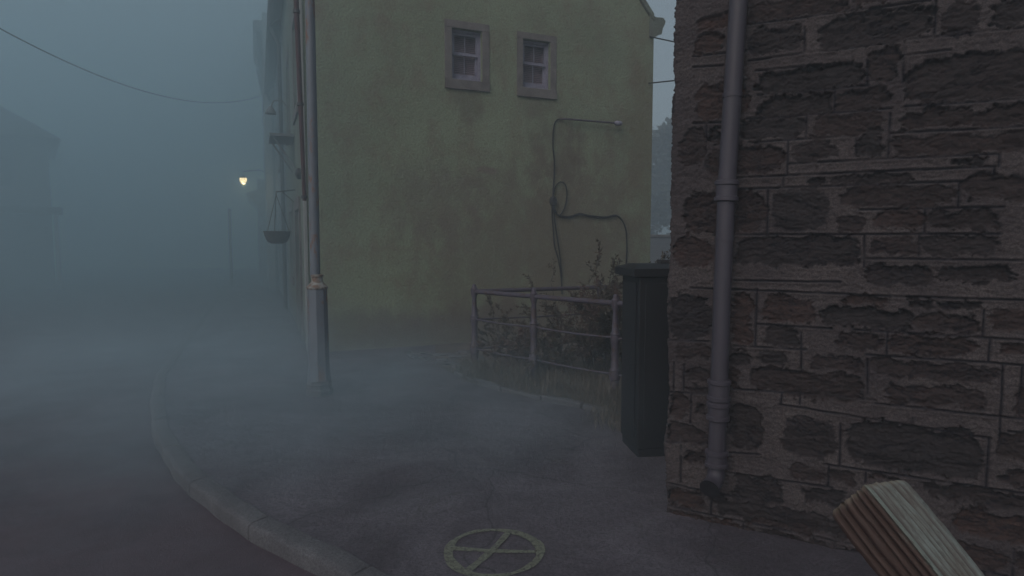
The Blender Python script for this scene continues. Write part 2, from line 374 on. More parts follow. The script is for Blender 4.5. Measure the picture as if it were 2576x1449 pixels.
def gable_body(root, W, y0, y1, zf, zb, zr, rx, mat_g, mat_f, gh, fh, front_x=0.0, mat_wall=None):
    """walls: gable at y0 (with gh holes), front at x=front_x (fh holes)"""
    m = MB()
    panel(m, lambda u, d, z: (u, y0 + d, z), front_x, W, -0.2, min(zf, zb), gh, 0.22)
    m.add([(front_x, y0, min(zf, zb)), (W, y0, min(zf, zb)), (W, y0, zb), (rx, y0, zr), (front_x, y0, zf)], [(0, 1, 2, 3, 4)])
    m.add([(front_x, y1, -0.2), (W, y1, -0.2), (W, y1, zb), (rx, y1, zr), (front_x, y1, zf)], [(0, 1, 2, 3, 4)])
    m.add([(W, y0, -0.2), (W, y1, -0.2), (W, y1, zb), (W, y0, zb)], [(0, 1, 2, 3)])
    m.build('wall', mat_g, root)
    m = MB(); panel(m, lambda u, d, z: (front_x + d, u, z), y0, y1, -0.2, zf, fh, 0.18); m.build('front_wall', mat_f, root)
    r = MB(); th = 0.09; ov = 0.24
    r.add([(front_x - ov, y0 + 0.05, zf - ov * (zr - zf) / (rx - front_x)), (rx, y0 + 0.05, zr), (rx, y1, zr), (front_x - ov, y1, zf - ov * (zr - zf) / (rx - front_x))] +
          [(front_x - ov, y0 + 0.05, zf + th - ov * (zr - zf) / (rx - front_x)), (rx, y0 + 0.05, zr + th), (rx, y1, zr + th), (front_x - ov, y1, zf + th - ov * (zr - zf) / (rx - front_x))],
          [(0, 1, 2, 3), (4, 5, 6, 7), (0, 1, 5, 4), (1, 2, 6, 5), (2, 3, 7, 6), (3, 0, 4, 7)])
    k2 = (zr - zb) / (W - rx)
    r.add([(W + 0.12, y0 + 0.05, zb - 0.12 * k2), (rx, y0 + 0.05, zr), (rx, y1, zr), (W + 0.12, y1, zb - 0.12 * k2),
           (W + 0.12, y0 + 0.05, zb - 0.12 * k2 + th), (rx, y0 + 0.05, zr + th), (rx, y1, zr + th), (W + 0.12, y1, zb - 0.12 * k2 + th)],
          [(0, 1, 2, 3), (4, 5, 6, 7), (0, 1, 5, 4), (1, 2, 6, 5), (2, 3, 7, 6), (3, 0, 4, 7)])
    r.build('roof', M['slate'], root)
H1 = empty('corner_house', A, TH)
tag(H1, 'green rendered house with two small sash windows in its stained gable end', 'house')
def winrect(o4):
    uz = [g_uz(*p) for p in o4]
    return ((uz[0][0] + uz[3][0]) / 2, (uz[1][0] + uz[2][0]) / 2, (uz[3][1] + uz[2][1]) / 2, (uz[0][1] + uz[1][1]) / 2)
w1 = winrect([(1137, 68), (1213, 80), (1213, 206), (1137, 200)])
w2 = winrect([(1316, 96), (1385, 107), (1384, 226), (1315, 221)])
print("windows", w1, w2)
dirt = (0.135, 0.115, 0.095)
su = lambda px, py: g_uz(px, py)
stn = [(*su(1330, 620), 2.3, 1.6, 0.62, (0.20, 0.17, 0.13)), (*su(1480, 640), 1.6, 2.2, 0.65, (0.20, 0.165, 0.12)),
       (*su(1400, 380), 0.7, 0.6, 0.55, (0.14, 0.11, 0.085)), (*su(1175, 258), 0.30, 0.42, 0.5, (0.15, 0.125, 0.095)),
       (*su(1350, 268), 0.35, 0.28, 0.45, (0.15, 0.125, 0.095)), (*su(1610, 330), 0.4, 2.0, 0.6, (0.22, 0.18, 0.11)),
       (*su(1225, 428), 0.22, 0.07, 0.9, (0.24, 0.20, 0.165)), (*su(1100, 520), 1.0, 0.8, 0.45, (0.20, 0.165, 0.14)),
       (*su(1250, 830), 1.6, 0.55, 0.7, (0.17, 0.13, 0.11)), (*su(1000, 835), 0.7, 0.3, 0.6, (0.17, 0.13, 0.10))]
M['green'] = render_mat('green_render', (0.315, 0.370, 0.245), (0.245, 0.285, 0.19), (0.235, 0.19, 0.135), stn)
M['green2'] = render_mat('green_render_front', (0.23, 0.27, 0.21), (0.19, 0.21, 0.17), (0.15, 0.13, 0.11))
fh1 = [(1.4, 2.3, 3.9, 5.4), (4.0, 4.9, 3.9, 5.4), (3.9, 5.0, 0.9, 2.3), (1.5, 2.5, 0.02, 2.2)]
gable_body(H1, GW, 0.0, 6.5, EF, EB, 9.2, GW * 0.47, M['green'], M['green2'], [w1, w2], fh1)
sash_window(H1, fmap_gable, *w1, sur=g_uz(1231, 140)[0] - g_uz(1213, 140)[0])
sash_window(H1, fmap_gable, *w2, sur=g_uz(1399, 170)[0] - g_uz(1384, 170)[0])
fm = lambda u, d, z: (d, u, z)
for h in fh1[:3]: sash_window(H1, fm, *h, fine=False)
m = MB(); m.box(1.5, 2.5, 0.12, 0.17, 0.02, 2.2, fm); dr = m.build('door', M['redpaint'], H1); m = MB(); m.lathe([(0.02, -0.02), (0.03, 0), (0.02, 0.02)], (0.08, 1.62, 1.05), 10); m.build('handle', M['rail'], dr, True)
s_ = MB(); s_.box(1.33, 1.5, -0.03, -0.001, 0, 2.2, fm); s_.box(2.5, 2.67, -0.03, -0.001, 0, 2.2, fm); s_.box(1.33, 2.67, -0.04, -0.001, 2.2, 2.4, fm); s_.build('door_surround', M['trim'], H1)
m = MB(); m.box(-0.035, 0.0, -0.03, 0.28, 0, EF - 0.25); m.box(0.0, 0.26, -0.0265, -0.0005, -0.05, 6.7) if False else None
m.build('corner_margin', M['pale'], H1)
# gutter + skew coping with the moulded skewputt at the low back corner
m = MB(); m.tube([(-0.27, 0.02, EF - 0.17), (-0.27, 6.5, EF - 0.17)], 0.06, 10); m.build('gutter', M['redpaint'], H1, True)
rx = GW * 0.47
m = MB(); kz = (9.2 - EB) / (GW - rx)
m.box(rx, GW - 0.02, -0.045, 0.26, 0, 0.13, lambda x, y, z: (x, y, 9.22 - (x - rx) * kz + z)); m.box(-0.05, rx - 0.002, -0.045, 0.26, 0, 0.13, lambda x, y, z: (x, y, 9.22 - (rx - x) * (9.2 - EF) / rx + z))
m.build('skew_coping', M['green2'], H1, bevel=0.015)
e = EB
P = [(GW - 0.10, e + 0.16), (GW + 0.02, e + 0.11), (GW + 0.17, e + 0.12), (GW + 0.215, e + 0.075), (GW + 0.205, e + 0.03), (GW + 0.16, e - 0.05), (GW + 0.14, e - 0.15), (GW + 0.07, e - 0.175), (GW + 0.001, e - 0.22), (GW - 0.10, e - 0.22)]
m = MB(); n = len(P); m.add([(x, -0.03, z) for x, z in P] + [(x, 0.27, z) for x, z in P], [tuple(range(n)), tuple(range(2 * n - 1, n - 1, -1))] + [(i, (i + 1) % n, n + (i + 1) % n, n + i) for i in range(n)])
m.build('skewputt', M['green2'], H1, bevel=0.012)
m = MB(); m.box(rx - 0.45, rx + 0.45, 0.0, 0.55, 8.6, 10.4); ch = m.build('chimney', M['pale'], H1)
m = MB(); [m.lathe([(0.11, 0), (0.10, 0.35), (0.12, 0.38)], (rx + q, 0.28, 10.4), 12) for q in (-0.25, 0.05, 0.3)]; m.build('chimney_pot', M['trim'], ch)
def g3(px, py, off=0.03):
    """point on the gable, off metres in front of it (local house coordinates)"""
    u, z = g_uz(px, py); return Vector((u, -off, z))
# cables clipped to the gable, junction box and the bare wall arm
def wobble(P, step=0.05): return catmull([Vector(p) for p in P], step)
cab1 = [(1409, 300), (1400, 302), (1393, 314), (1390, 340), (1390, 370), (1393, 405), (1393, 440), (1391, 470), (1389, 495)]
cab2 = [(1388, 500), (1395, 470), (1407, 458), (1419, 463), (1424, 485), (1421, 515), (1412, 535), (1405, 543)]
cab3 = [(1390, 515), (1397, 535), (1408, 543), (1425, 545), (1440, 543), (1457, 537), (1480, 542), (1505, 545), (1525, 546), (1548, 541), (1562, 552), (1572, 573), (1575, 600), (1575, 640), (1573, 680), (1572, 720)]
cab3b = [(1392, 520), (1400, 540), (1412, 547), (1430, 548), (1457, 540), (1480, 545), (1510, 549), (1548, 543)]
cab4 = [(1388, 512), (1388, 545), (1391, 580), (1394, 620), (1400, 640), (1406, 665), (1411, 700), (1413, 740)]
cab5 = [(1390, 514), (1394, 560), (1400, 600), (1406, 640), (1409, 670), (1411, 700)]
Mw = Matrix.Translation(A) @ Matrix.Rotation(TH, 4, 'Z')
def wall_run(name, pts, r, lab, off=0.018, grp=None):
    o_ = MB().tube(wobble([g3(x, y, off) for x, y in pts]), r, 7).build(name, M['cable'], None, True)
    o_.location = A; o_.rotation_euler = (0, 0, TH); tag(o_, lab, 'cable', grp); return o_
wall_run('wall_cable', cab1, 0.011, 'thin black cable rising up the green gable to the metal arm', 0.016)
wall_run('wall_cable', cab2, 0.011, 'slack loop of black cable beside the round junction box', 0.03)
wall_run('wall_cable', cab3, 0.012, 'black cable sagging sideways from the junction box and turning down behind the shrub', 0.017)
wall_run('wall_cable', cab3b, 0.010, 'thinner cable sagging just under the long sideways cable', 0.03)
wall_run('wall_cable', cab4, 0.011, 'left of two black cables dropping from the junction box', 0.016)
wall_run('wall_cable', cab5, 0.011, 'right of two black cables dropping straight from the junction box', 0.03)
jb = empty('junction_box', Mw @ g3(1390, 507, 0.0), TH); tag(jb, 'small round black junction box where the gable cables meet', 'junction box')
m = MB(); m.lathe([(0.075, 0.0), (0.075, 0.05), (0.06, 0.075), (0.0, 0.08)], n=20); o_ = m.build('box_body', M['dark'], jb, True); o_.rotation_euler = (R(90), 0, 0); o_.scale = (0.8, 1.15, 1)
m = MB(); m.box(-0.02, 0.02, -0.045, 0.0, -0.13, -0.07); m.build('cable_gland', M['dark'], jb)
al = empty('wall_lamp', Mw @ g3(1409, 300, 0.0), TH); tag(al, 'unlit lamp head on a long thin arm fixed high on the green gable', 'lamp')
e1 = g3(1409, 300, 0.0); e2 = g3(1540, 312, 0.0) - e1
m = MB(); m.tube([(0, -0.02, 0), (0.05, -0.06, 0.0), (e2.x, -0.10, e2.z)], [0.014, 0.016, 0.016], 10); m.build('arm', M['rail'], al, True)
hd = g3(1557, 315, 0.0) - e1
m = MB(); m.tube([(e2.x - 0.02, -0.10, e2.z), (e2.x + 0.03, -0.10, e2.z - 0.002), (hd.x - 0.03, -0.10, hd.z + 0.01), (hd.x, -0.10, hd.z)], [0.02, 0.045, 0.04, 0.015], 12); m.build('lamp_head', M['sash'], al, True)
# ---- things on the street front, seen at a grazing angle (world helpers)
fN = -gdir
def loc(x, y, z): return Mw @ Vector((x, y, z))
def thing_front(name, x, y, z, lab, cat): return tag(empty(name, loc(x, y, z), TH), lab, cat)
# dark red pipe, leaning a little
pA = Matrix.Translation(A) @ Matrix.Rotation(TH, 4, 'Z')
def onfront(px, py, off):       # intersection with the plane off metres in front of the street front
    P0 = loc(-off, 0, 0); p = on_plane(px, py, P0, gdir); return Mw.inverted() @ p
r0, r1 = onfront(745, 2, 0.12), onfront(766, 505, 0.05)
dp = empty('drainpipe', A, TH); tag(dp, 'dark red leaning pipe on the street front just behind the lamp post', 'drainpipe')
dtop = r0 + (r0 - r1) * 0.12
MB().tube([r1, r1.lerp(r0, 0.5), dtop], [0.028, 0.032, 0.036], 10).build('pipe', M['redpaint'], dp, True)
for q in (0.02, 0.5, 0.95): MB().tube([r1.lerp(r0, q) + Vector((0, 0, -.02)), r1.lerp(r0, q) + Vector((0, 0, .02))], 0.045, 10).build('pipe_clip', M['dark'], dp, True)
# hanging basket on a bracket
bs = loc(-0.33, 2.4, 0); hb = empty('hanging_basket', (bs.x, bs.y, 0), TH)
p_ = at_depth(698, 613, bs.y); tb = at_depth(698, 490, bs.y); hb.location = (p_.x, bs.y, p_.z)
hr = tb.z - p_.z
tag(hb, 'dark round hanging basket on thin chains beside the foggy street front', 'hanging basket')
m = MB(); m.lathe([(0.10, 0.0), (0.17, 0.04), (0.215, 0.14), (0.225, 0.20), (0.235, 0.21), (0.235, 0.225), (0.20, 0.225), (0.0, 0.20)], n=24); m.build('basket', M['pot'], hb, True)
for k_ in range(3):
    an = k_ * 2.094 + 0.3
    MB().tube([(0.22 * math.cos(an), 0.22 * math.sin(an), 0.22), (0, 0, hr)], 0.005, 5).build('chain', M['cable'], hb)
m = MB(); m.tube([(0, 0, hr), (0, 0, hr + 0.05), (0.33, 0, hr + 0.10)], 0.012, 6); m.tube([(0.33, 0, hr - 0.15), (0.1, 0, hr + 0.06)], 0.008, 6); m.build('bracket', M['dark'], hb)
# sign bracket shelf + swan-neck lamp + bell box
o_ = thing_front('shelf_bracket', 0, 3.0, 3.55, 'flat canopy on slanting struts on the street front above the hanging basket', 'canopy')
m = MB(); m.box(-0.42, 0, -0.5, 0.5, 0, 0.05); m.build('canopy_board', M['greyrender'], o_)
for yy in (-0.4, 0.4): MB().tube([(0, yy, -0.55), (-0.36, yy, 0)], 0.018, 6).build('strut', M['greyrender'], o_)
o_ = thing_front('swan_neck_lamp', 0, 3.9, 4.3, 'small unlit swan neck lamp curving out over the foggy street front', 'lamp')
MB().tube([(0, 0, 0), (-0.15, 0, 0.18), (-0.30, 0, 0.16), (-0.36, 0, 0.02)], 0.014, 8).build('neck', M['greyrender'], o_, True)
MB().lathe([(0.03, 0.05), (0.10, -0.06), (0.11, -0.1), (0.0, -0.1)], (-0.36, 0, 0.0), 14).build('shade', M['greyrender'], o_, True)
o_ = tag(MB().lathe([(0.09, 0), (0.09, 0.05), (0.05, 0.08), (0, 0.085)], n=16).build('bell_box', M['dark'], None, True), 'small round dark bell fixed beside the red pipe', 'bell')
o_.location = loc(0, 1.1, 0) ; q = at_depth(750, 437, o_.location.y); o_.location.z = q.z; o_.rotation_euler = (0, R(-90), TH)
# ================================================================ terrace beyond
H2 = empty('terraced_house', loc(0, 6.55, 0), TH); tag(H2, 'grey terraced house adjoining the green one along the foggy street', 'house')
fh2 = [(0.8, 1.7, 3.9, 5.4), (3.2, 4.1, 3.9, 5.4), (5.6, 6.5, 3.9, 5.4), (0.8, 1.8, 0.9, 2.4), (5.5, 6.5, 0.9, 2.4), (3.1, 4.1, 0.02, 2.2)]
gable_body(H2, GW, 0.0, 7.4, EF, EB, 9.2, GW * 0.47, M['greyrender'], M['greyrender'], [], fh2)
for h in fh2[:5]: sash_window(H2, fm, *h, fine=False)
m = MB(); m.box(3.1, 4.1, 0.12, 0.17, 0.02, 2.2, fm); dr = m.build('door', M['dark'], H2)
m = MB(); m.tube([(-0.27, 0, EF - 0.17), (-0.27, 7.4, EF - 0.17)], 0.06, 8); m.build('gutter', M['dark'], H2, True)
m = MB(); m.tube([(-0.07, 0.15, 0), (-0.07, 0.15, EF - 0.6), (-0.27, 0.15, EF - 0.2)], 0.045, 8); m.build('downpipe', M['dark'], H2, True)
m = MB(); m.tube([(-0.07, 7.2, 0), (-0.07, 7.2, EF - 0.6), (-0.27, 7.2, EF - 0.2)], 0.045, 8); m.build('downpipe', M['dark'], H2, True)
H3 = empty('tall_house', loc(-0.32, 14.0, 0), TH); tag(H3, 'tall pale house with a bracketed cornice, fading into fog down the street', 'house')
T3 = at_depth(676, 55, loc(-0.32, 15.0, 0).y).z
m = MB(); fh3 = [(1.0, 1.9, z0, z0 + 1.5) for z0 in (0.9, 3.8, 6.7)] + [(3.4, 4.3, z0, z0 + 1.5) for z0 in (0.9, 3.8, 6.7)]
panel(m, lambda u, d, z: (d, u, z), 0, 5.5, -0.2, T3, fh3, 0.15); m.add([(0, 0, -0.2), (7, 0, -0.2), (7, 0, T3), (0, 0, T3)], [(0, 1, 2, 3)]); m.add([(0, 5.5, -0.2), (7, 5.5, -0.2), (7, 5.5, T3), (0, 5.5, T3)], [(0, 1, 2, 3)]); m.add([(0, 0, T3), (7, 0, T3), (7, 5.5, T3), (0, 5.5, T3)], [(0, 1, 2, 3)]); m.build('wall', M['pale'], H3)
for h in fh3: sash_window(H3, fm, *h, fine=False, sur=0.12)
P = [(0, T3 - 0.25), (-0.30, T3 - 0.28), (-0.17, T3 - 0.5), (0, T3 - 0.6)]
m = MB(); m.add([(x, 0.05, z) for x, z in P] + [(x, 5.4, z) for x, z in P], [(0, 1, 2, 3), (7, 6, 5, 4), (0, 1, 5, 4), (1, 2, 6, 5), (2, 3, 7, 6)]); m.build('cornice', M['trim'], H3)
for yy in (0.1, 2.6, 5.1):
    P = [(0, T3 - 0.66), (-0.22, T3 - 0.62), (0, T3 - 1.75)]
    m = MB(); m.add([(x, yy, z) for x, z in P] + [(x, yy + 0.22, z) for x, z in P], [(0, 1, 2), (5, 4, 3), (0, 1, 4, 3), (1, 2, 5, 4), (2, 0, 3, 5)]); m.build('bracket', M['dark'], H3)
H4 = empty('shop_building', loc(-0.62, 19.6, 0), TH); tag(H4, 'low projecting shop with a sloping front canopy, faint beyond the hanging basket', 'shop')
z4 = at_depth(660, 455, loc(0, 20, 0).y).z
m = MB(); m.box(0, 7, 0, 6, -0.2, z4); m.build('wall', M['greyrender'], H4)
m = MB(); m.add([(0.01, 0.01, z4 - 0.45), (-0.45, 0.01, z4 - 0.6), (-0.40, 0.01, z4 - 0.72), (0.01, 0.01, z4 - 1.1)] + [(0.01, 5.5, z4 - 0.45), (-0.45, 5.5, z4 - 0.6), (-0.40, 5.5, z4 - 0.72), (0.01, 5.5, z4 - 1.1)], [(0, 1, 2, 3), (7, 6, 5, 4), (0, 1, 5, 4), (1, 2, 6, 5), (2, 3, 7, 6)]); m.build('canopy', M['slate'], H4)
m = MB(); m.box(-0.02, 0.05, 0.8, 2.4, 0.5, 2.5); wn = m.build('window', M['dark'], H4)
m = MB(); m.box(-0.03, 0.05, 3.0, 4.0, 0, 2.3); m.build('door', M['redpaint'], H4)
# lit lanterns
k = NT('lit_lantern'); k.col((0.8, 0.75, 0.6)); k.b.inputs['Emission Color'].default_value = (1.0, 0.80, 0.42, 1); k.b.inputs['Emission Strength'].default_value = 4.0; M['lit'] = k.m
def lantern(name, px, py, Y, r, lab, armlen, watts):
    p = at_depth(px, py, Y); o = empty(name, p, TH); tag(o, lab, 'street lamp', 'lit lanterns in the fog')
    MB().lathe([(0.02, -1.2 * r), (0.55 * r, -0.95 * r), (0.92 * r, -0.3 * r), (1.0 * r, 0.55 * r), (0.0, 0.55 * r)], n=18).build('globe', M['lit'], o, True)
    MB().lathe([(1.12 * r, 0.56 * r), (0.9 * r, 0.85 * r), (0.25 * r, 1.25 * r), (0.0, 1.3 * r)], n=18).build('cap', M['dark'], o, True)
    MB().tube([(0, 0, 1.2 * r), (0, 0, 1.2 * r + 0.15), (armlen * 0.5, 0, 1.2 * r + 0.22), (armlen, 0, 1.2 * r + 0.05)], 0.015, 8).build('arm', M['dark'], o, True)
    l = bpy.data.lights.new('lantern_light', 'POINT'); l.energy = watts; l.color = (1.0, 0.80, 0.45); l.shadow_soft_size = r; lo = bpy.data.objects.new('lantern_light', l); COL.objects.link(lo); lo.parent = o; lo.location = (0, 0, -1.6 * r)
    return o
lantern('street_lantern', 612, 453, 21.0, 0.115, 'brighter warm lit lantern glowing in the fog over the street', 1.0, 14.0)
lantern('street_lantern', 649, 506, 33.0, 0.10, 'tiny dim lit lantern farther off beside the low shop', 0.7, 1.5)
# distant sign post
pp = on_z(577, 664 + 60, 0); pq = at_depth(577, 530, 24.0)
o_ = empty('sign_post', (pq.x, 24.0, 0)); tag(o_, 'thin plain post standing faintly in the foggy street under the lit lantern', 'post')
MB().tube([(0, 0, -0.12), (0, 0, pq.z)], 0.055, 10).build('shaft', M['dark'], o_, True); MB().lathe([(0.075, 0), (0.075, 0.05), (0.0, 0.1)], (0, 0, pq.z), 10).build('cap', M['dark'], o_)
# ================================================================ house across the street, almost lost in fog
LY = 23.5
pe = at_depth(140, 350, LY); pr = at_depth(62, 281, LY + 3.2)
HL = empty('foggy_house', (pe.x - 0.3, LY, 0), R(38)); tag(HL, 'hip roofed house on the far side of the street, nearly lost in fog', 'house')
ez = pe.z; W_ = 9.0; D_ = 7.0
m = MB(); fhl = [(-1.9, -1.0, 3.6, 5.4), (-3.9, -3.0, 3.6, 5.4), (-5.9, -5.0, 3.6, 5.4)]
panel(m, lambda u, d, z: (u, d, z), -W_, 0, -0.2, ez, fhl, 0.15); m.add([(0, 0, -0.2), (0, D_, -0.2), (0, D_, ez), (0, 0, ez)], [(0, 1, 2, 3)]); m.build('wall', M['greyrender'], HL)
for h in fhl: sash_window(HL, lambda u, d, z: (u, d, z), *h, fine=False, sur=0.14)
rz = ez + (pr.z - pe.z) * 1.0; ov = 0.4; hx = 2.3
m = MB(); m.add([(-W_ - ov, -ov, ez), (ov, -ov, ez), (ov, D_ + ov, ez), (-W_ - ov, D_ + ov, ez), (-W_ + hx, D_ / 2, rz + 0.5), (-hx, D_ / 2, rz + 0.5)], [(0, 1, 5, 4), (1, 2, 5), (2, 3, 4, 5), (3, 0, 4), (0, 3, 2, 1)]); m.build('roof', M['slate'], HL)
m = MB(); m.box(-4.4, 0.3, -0.9, 0.0, 2.7, 2.95); m.build('porch_roof', M['slate'], HL)
for xx in (-4.2, -2.0, 0.1): m = MB(); m.box(xx - 0.07, xx + 0.07, -0.85, -0.71, -0.1, 2.7); m.build('porch_post', M['pale'], HL)
m = MB(); m.box(-2.6, -1.6, -0.03, 0.05, 0, 2.2); m.build('door', M['dark'], HL)
# overhead wires
def wire(name, p0, p1, sag, r, lab, ext=0.0, grp=None):
    pts = []
    for i in range(41):
        t = -ext + (1 + ext) * i / 40; p = p0.lerp(p1, t) if 0 <= t <= 1 else p0 + (p1 - p0) * t
        p = p.copy(); p.z -= sag * 4 * t * (1 - t); pts.append(p)
    return tag(MB().tube(pts, r, 6).build(name, M['cable'], None, True), lab, 'cable', grp)
wire('overhead_cable', at_depth(0, 72, 11.0), at_depth(678, 233, 23.2), 0.75, 0.010, 'long sagging cable crossing the foggy sky above the street', 0.5)
# ================================================================ stone building on the right
C = on_z(1671, 1288); SA = R(60.9)
rdir = Vector((math.sin(SA), -math.cos(SA), 0)); sN = Vector((-math.cos(SA), -math.sin(SA), 0)); sback = -sN
def s_uz(px, py):
    p = on_plane(px, py, C, sN); return (p - C).dot(rdir), p.z
def zA(x, y): return ((x / 1.449 + 2600) * 0.67083, (y / 1.449) * 0.67083)
def zB(x, y): return ((x / 1.249 + 2400) * 0.67083, (y / 1.249 + 1000) * 0.67083)
stA = [(300,150,590,290),(690,60,1295,245),(10,80,185,170),(10,190,160,290),(290,0,850,90),(1340,10,1570,190),(1640,0,1797,130),(890,-30,1080,20),(345,370,920,490),(960,265,1125,440),(1165,290,1797,545),(10,440,300,650),(345,515,740,630),(790,490,1060,590),(1140,590,1530,700),(1530,580,1797,680),(250,640,600,750),(640,615,1040,735),(900,670,1050,845),(1080,730,1797,835),(90,790,495,945),(530,770,800,875),(-60,690,60,900),(90,690,150,770),(730,940,1200,1000),(1400,860,1600,900),(640,960,720,1010),(430,1030,745,1250),(-60,1040,390,1260),(820,1010,1420,1120),(1470,960,1797,1090),(780,1180,940,1260),(980,1140,1250,1250),(1270,1150,1670,1250),(220,1290,910,1449),(-120,1290,110,1449),(960,1290,1210,1390),(1240,1290,1660,1390)]
stB = [(1060,0,1360,100),(1395,0,1740,75),(135,130,330,345),(425,120,525,360),(570,140,820,260),(960,140,1150,175),(1270,165,1600,195),(860,200,1280,290),(1280,225,1590,310),(1630,190,1797,300),(575,290,740,370),(915,310,1140,390),(1180,325,1560,420),(1660,360,1790,425),(170,365,330,435),(420,400,510,465),(540,400,690,465),(785,410,1045,490),(520,490,1045,610),(220,480,330,535),(415,475,475,570),(1090,450,1680,530),(1145,560,1630,660),(215,560,320,590),(125,600,225,705),(255,635,320,700),(410,640,575,855),(120,740,320,830),(665,710,920,895),(965,750,1610,970),(1670,780,1797,890),(205,860,320,930),(710,940,865,1000),(900,960,1020,1020),(430,985,665,1120),(760,1050,960,1130),(1070,980,1200,1010),(1480,1150,1797,1280),(1330,1040,1797,1120),(1690,960,1797,1020),(240,1060,420,1100),(500,1180,800,1230)]
jA = [(290,135,1290,0),(300,330,1150,220),(1150,215,1797,150),(0,305,290,275),(0,365,160,355),(340,385,700,350),(350,515,950,465),(290,645,1080,590),(1150,580,1797,535),(1150,300,1400,270),(320,775,900,735),(1070,725,1797,685),(515,890,1660,835),(240,965,1640,905),(240,1028,1640,980),(900,1140,1690,1125),(220,1275,1670,1272),(920,1405,1797,1415),(0,670,150,665),(605,150,605,290),(1320,0,1310,205),(1150,225,1140,450),(948,325,945,465),(770,485,768,605),(615,625,612,750),(1070,620,1058,860),(515,765,510,950),(885,740,885,850),(1665,835,1660,905),(1638,905,1632,980),(490,965,487,1018),(405,1030,400,1265),(1445,1000,1438,1125),(1258,1140,1252,1270),(930,1280,928,1449),(1228,1275,1225,1390),(72,680,68,900),(868,0,865,45),(-110,60,-110,330),(-110,430,-110,620)]
jB = [(440,65,940,72),(240,100,1000,130),(1000,135,1797,158),(1000,295,1797,345),(550,270,900,290),(440,370,780,390),(1060,412,1797,462),(560,485,760,493),(430,572,1100,625),(1100,640,1797,715),(650,645,1640,805),(130,590,320,595),(410,870,560,880),(860,925,1797,1062),(410,965,900,1035),(110,820,320,830),(110,1010,700,1135),(548,105,540,370),(755,310,755,490),(1160,310,1155,410),(1612,205,1605,325),(1640,340,1632,450),(1700,465,1685,810),(1790,470,1780,705),(665,595,660,640),(750,595,748,645),(1278,710,1275,760),(1635,805,1620,1035),(940,740,935,930),(885,935,880,1030),(1058,965,1055,1010),(240,600,235,735),(195,835,190,1010),(205,460,203,580),(158,450,155,580),(1065,430,1065,600),(455,1060,453,1110),(130,345,320,350)]
stones, joints = [], []
for L, Z in ((stA, zA), (stB, zB)):
    for x0, y0, x1, y1 in L:
        cy, cx = (y0 + y1) / 2, (x0 + x1) / 2
        ul, ur = s_uz(*Z(x0, cy))[0], s_uz(*Z(x1, cy))[0]; zt, zb = s_uz(*Z(cx, y0))[1], s_uz(*Z(cx, y1))[1]
        if x1 >= 1797: ur += random.uniform(0.1, 0.5)
        stones.append((ul, ur, zb, zt))
for L, Z in ((jA, zA), (jB, zB)):
    for x0, y0, x1, y1 in L: joints.append((*s_uz(*Z(x0, y0)), *s_uz(*Z(x1, y1))))
UR = s_uz(2576, 725)[0]; ZT = s_uz(2300, 0)[1]
print("stone wall C", C, "UR", UR, "ZT", ZT)
# random coursed ashlar everywhere the photo does not show
rz_ = random.Random(5)
def courses(u0, u1, z0, z1, skip):
    z = z0
    while z < z1:
        h = rz_.choice([0.09, 0.14, 0.2, 0.26, 0.3]); u = u0
        while u < u1:
            l = rz_.uniform(0.2, 0.75); e_ = min(u + l, u1)
            cu, cz = (u + e_) / 2, z + h / 2
            if not skip(cu, cz):
                mg = 0.02; stones.append((u + mg, e_ - mg * rz_.uniform(0.8, 2.5), z + mg * rz_.uniform(0.6, 1.6), z + h - mg)); joints.append((e_, z, e_, z + h)); joints.append((u, z, e_, z))
            u = e_
        z += h
zlow = lambda u: 0.30 + 0 * u
def inphoto(u, z): return 0 <= u < UR + 0.12 and 0.27 < z < ZT + 0.25
courses(-5.0, -0.005, -0.1, 7.4, lambda u, z: False)
courses(0.0, 5.2, -0.1, 7.4, inphoto)
# the quoin stones turn the corner
def grid(a, steps):
    out = [a]
    for e_, st in steps:
        while out[-1] < e_ - 1e-6: out.append(min(out[-1] + st, e_))
    return np.array(out)
ug = np.concatenate([-grid(0, [(0.5, 0.006), (1.2, 0.02), (5.0, 0.06)])[:0:-1], grid(0, [(UR + 0.25, 0.0052), (UR + 1.0, 0.012), (5.2, 0.03)])])
zg = grid(-0.12, [(ZT + 0.25, 0.0052), (ZT + 0.9, 0.015), (7.3, 0.05)])
U, Z = np.meshgrid(ug, zg); print("wall grid", U.shape)
Uw = U + 0.042 * fbm(U * 10, Z * 18, 1, 5, 0.70) + 0.012 * fbm(U * 60, Z * 90, 2, 3)
Zw = Z + 0.034 * fbm(U * 10, Z * 13, 3, 6, 0.74) + 0.010 * fbm(U * 50, Z * 90, 4, 3)
sd = np.full(U.shape, -1.0); hue = np.zeros(U.shape); tone = np.zeros(U.shape); prou = np.zeros(U.shape)
for k_, (a, b, c, d) in enumerate(stones):
    i0, i1 = np.searchsorted(ug, [a - 0.06, b + 0.06]); j0, j1 = np.searchsorted(zg, [c - 0.06, d + 0.06])
    if i1 <= i0 or j1 <= j0: continue
    uu = Uw[j0:j1, i0:i1]; zz = Zw[j0:j1, i0:i1]
    r_ = min(b - a, d - c) * 0.38; qx = np.abs(uu - (a + b) / 2) - ((b - a) / 2 - r_); qz = np.abs(zz - (c + d) / 2) - ((d - c) / 2 - r_)
    s_d = -(np.hypot(np.maximum(qx, 0), np.maximum(qz, 0)) + np.minimum(np.maximum(qx, qz), 0) - r_)
    sub = sd[j0:j1, i0:i1]; msk = s_d > sub; sub[msk] = s_d[msk]
    rr = random.Random(k_ * 7 + 1)
    hue[j0:j1, i0:i1][msk] = rr.random() ** 1.15; tone[j0:j1, i0:i1][msk] = rr.random(); prou[j0:j1, i0:i1][msk] = rr.uniform(-1, 1)
sd = sd + 0.030 * fbm(U * 18, Z * 26, 7, 5, 0.68) + 0.001
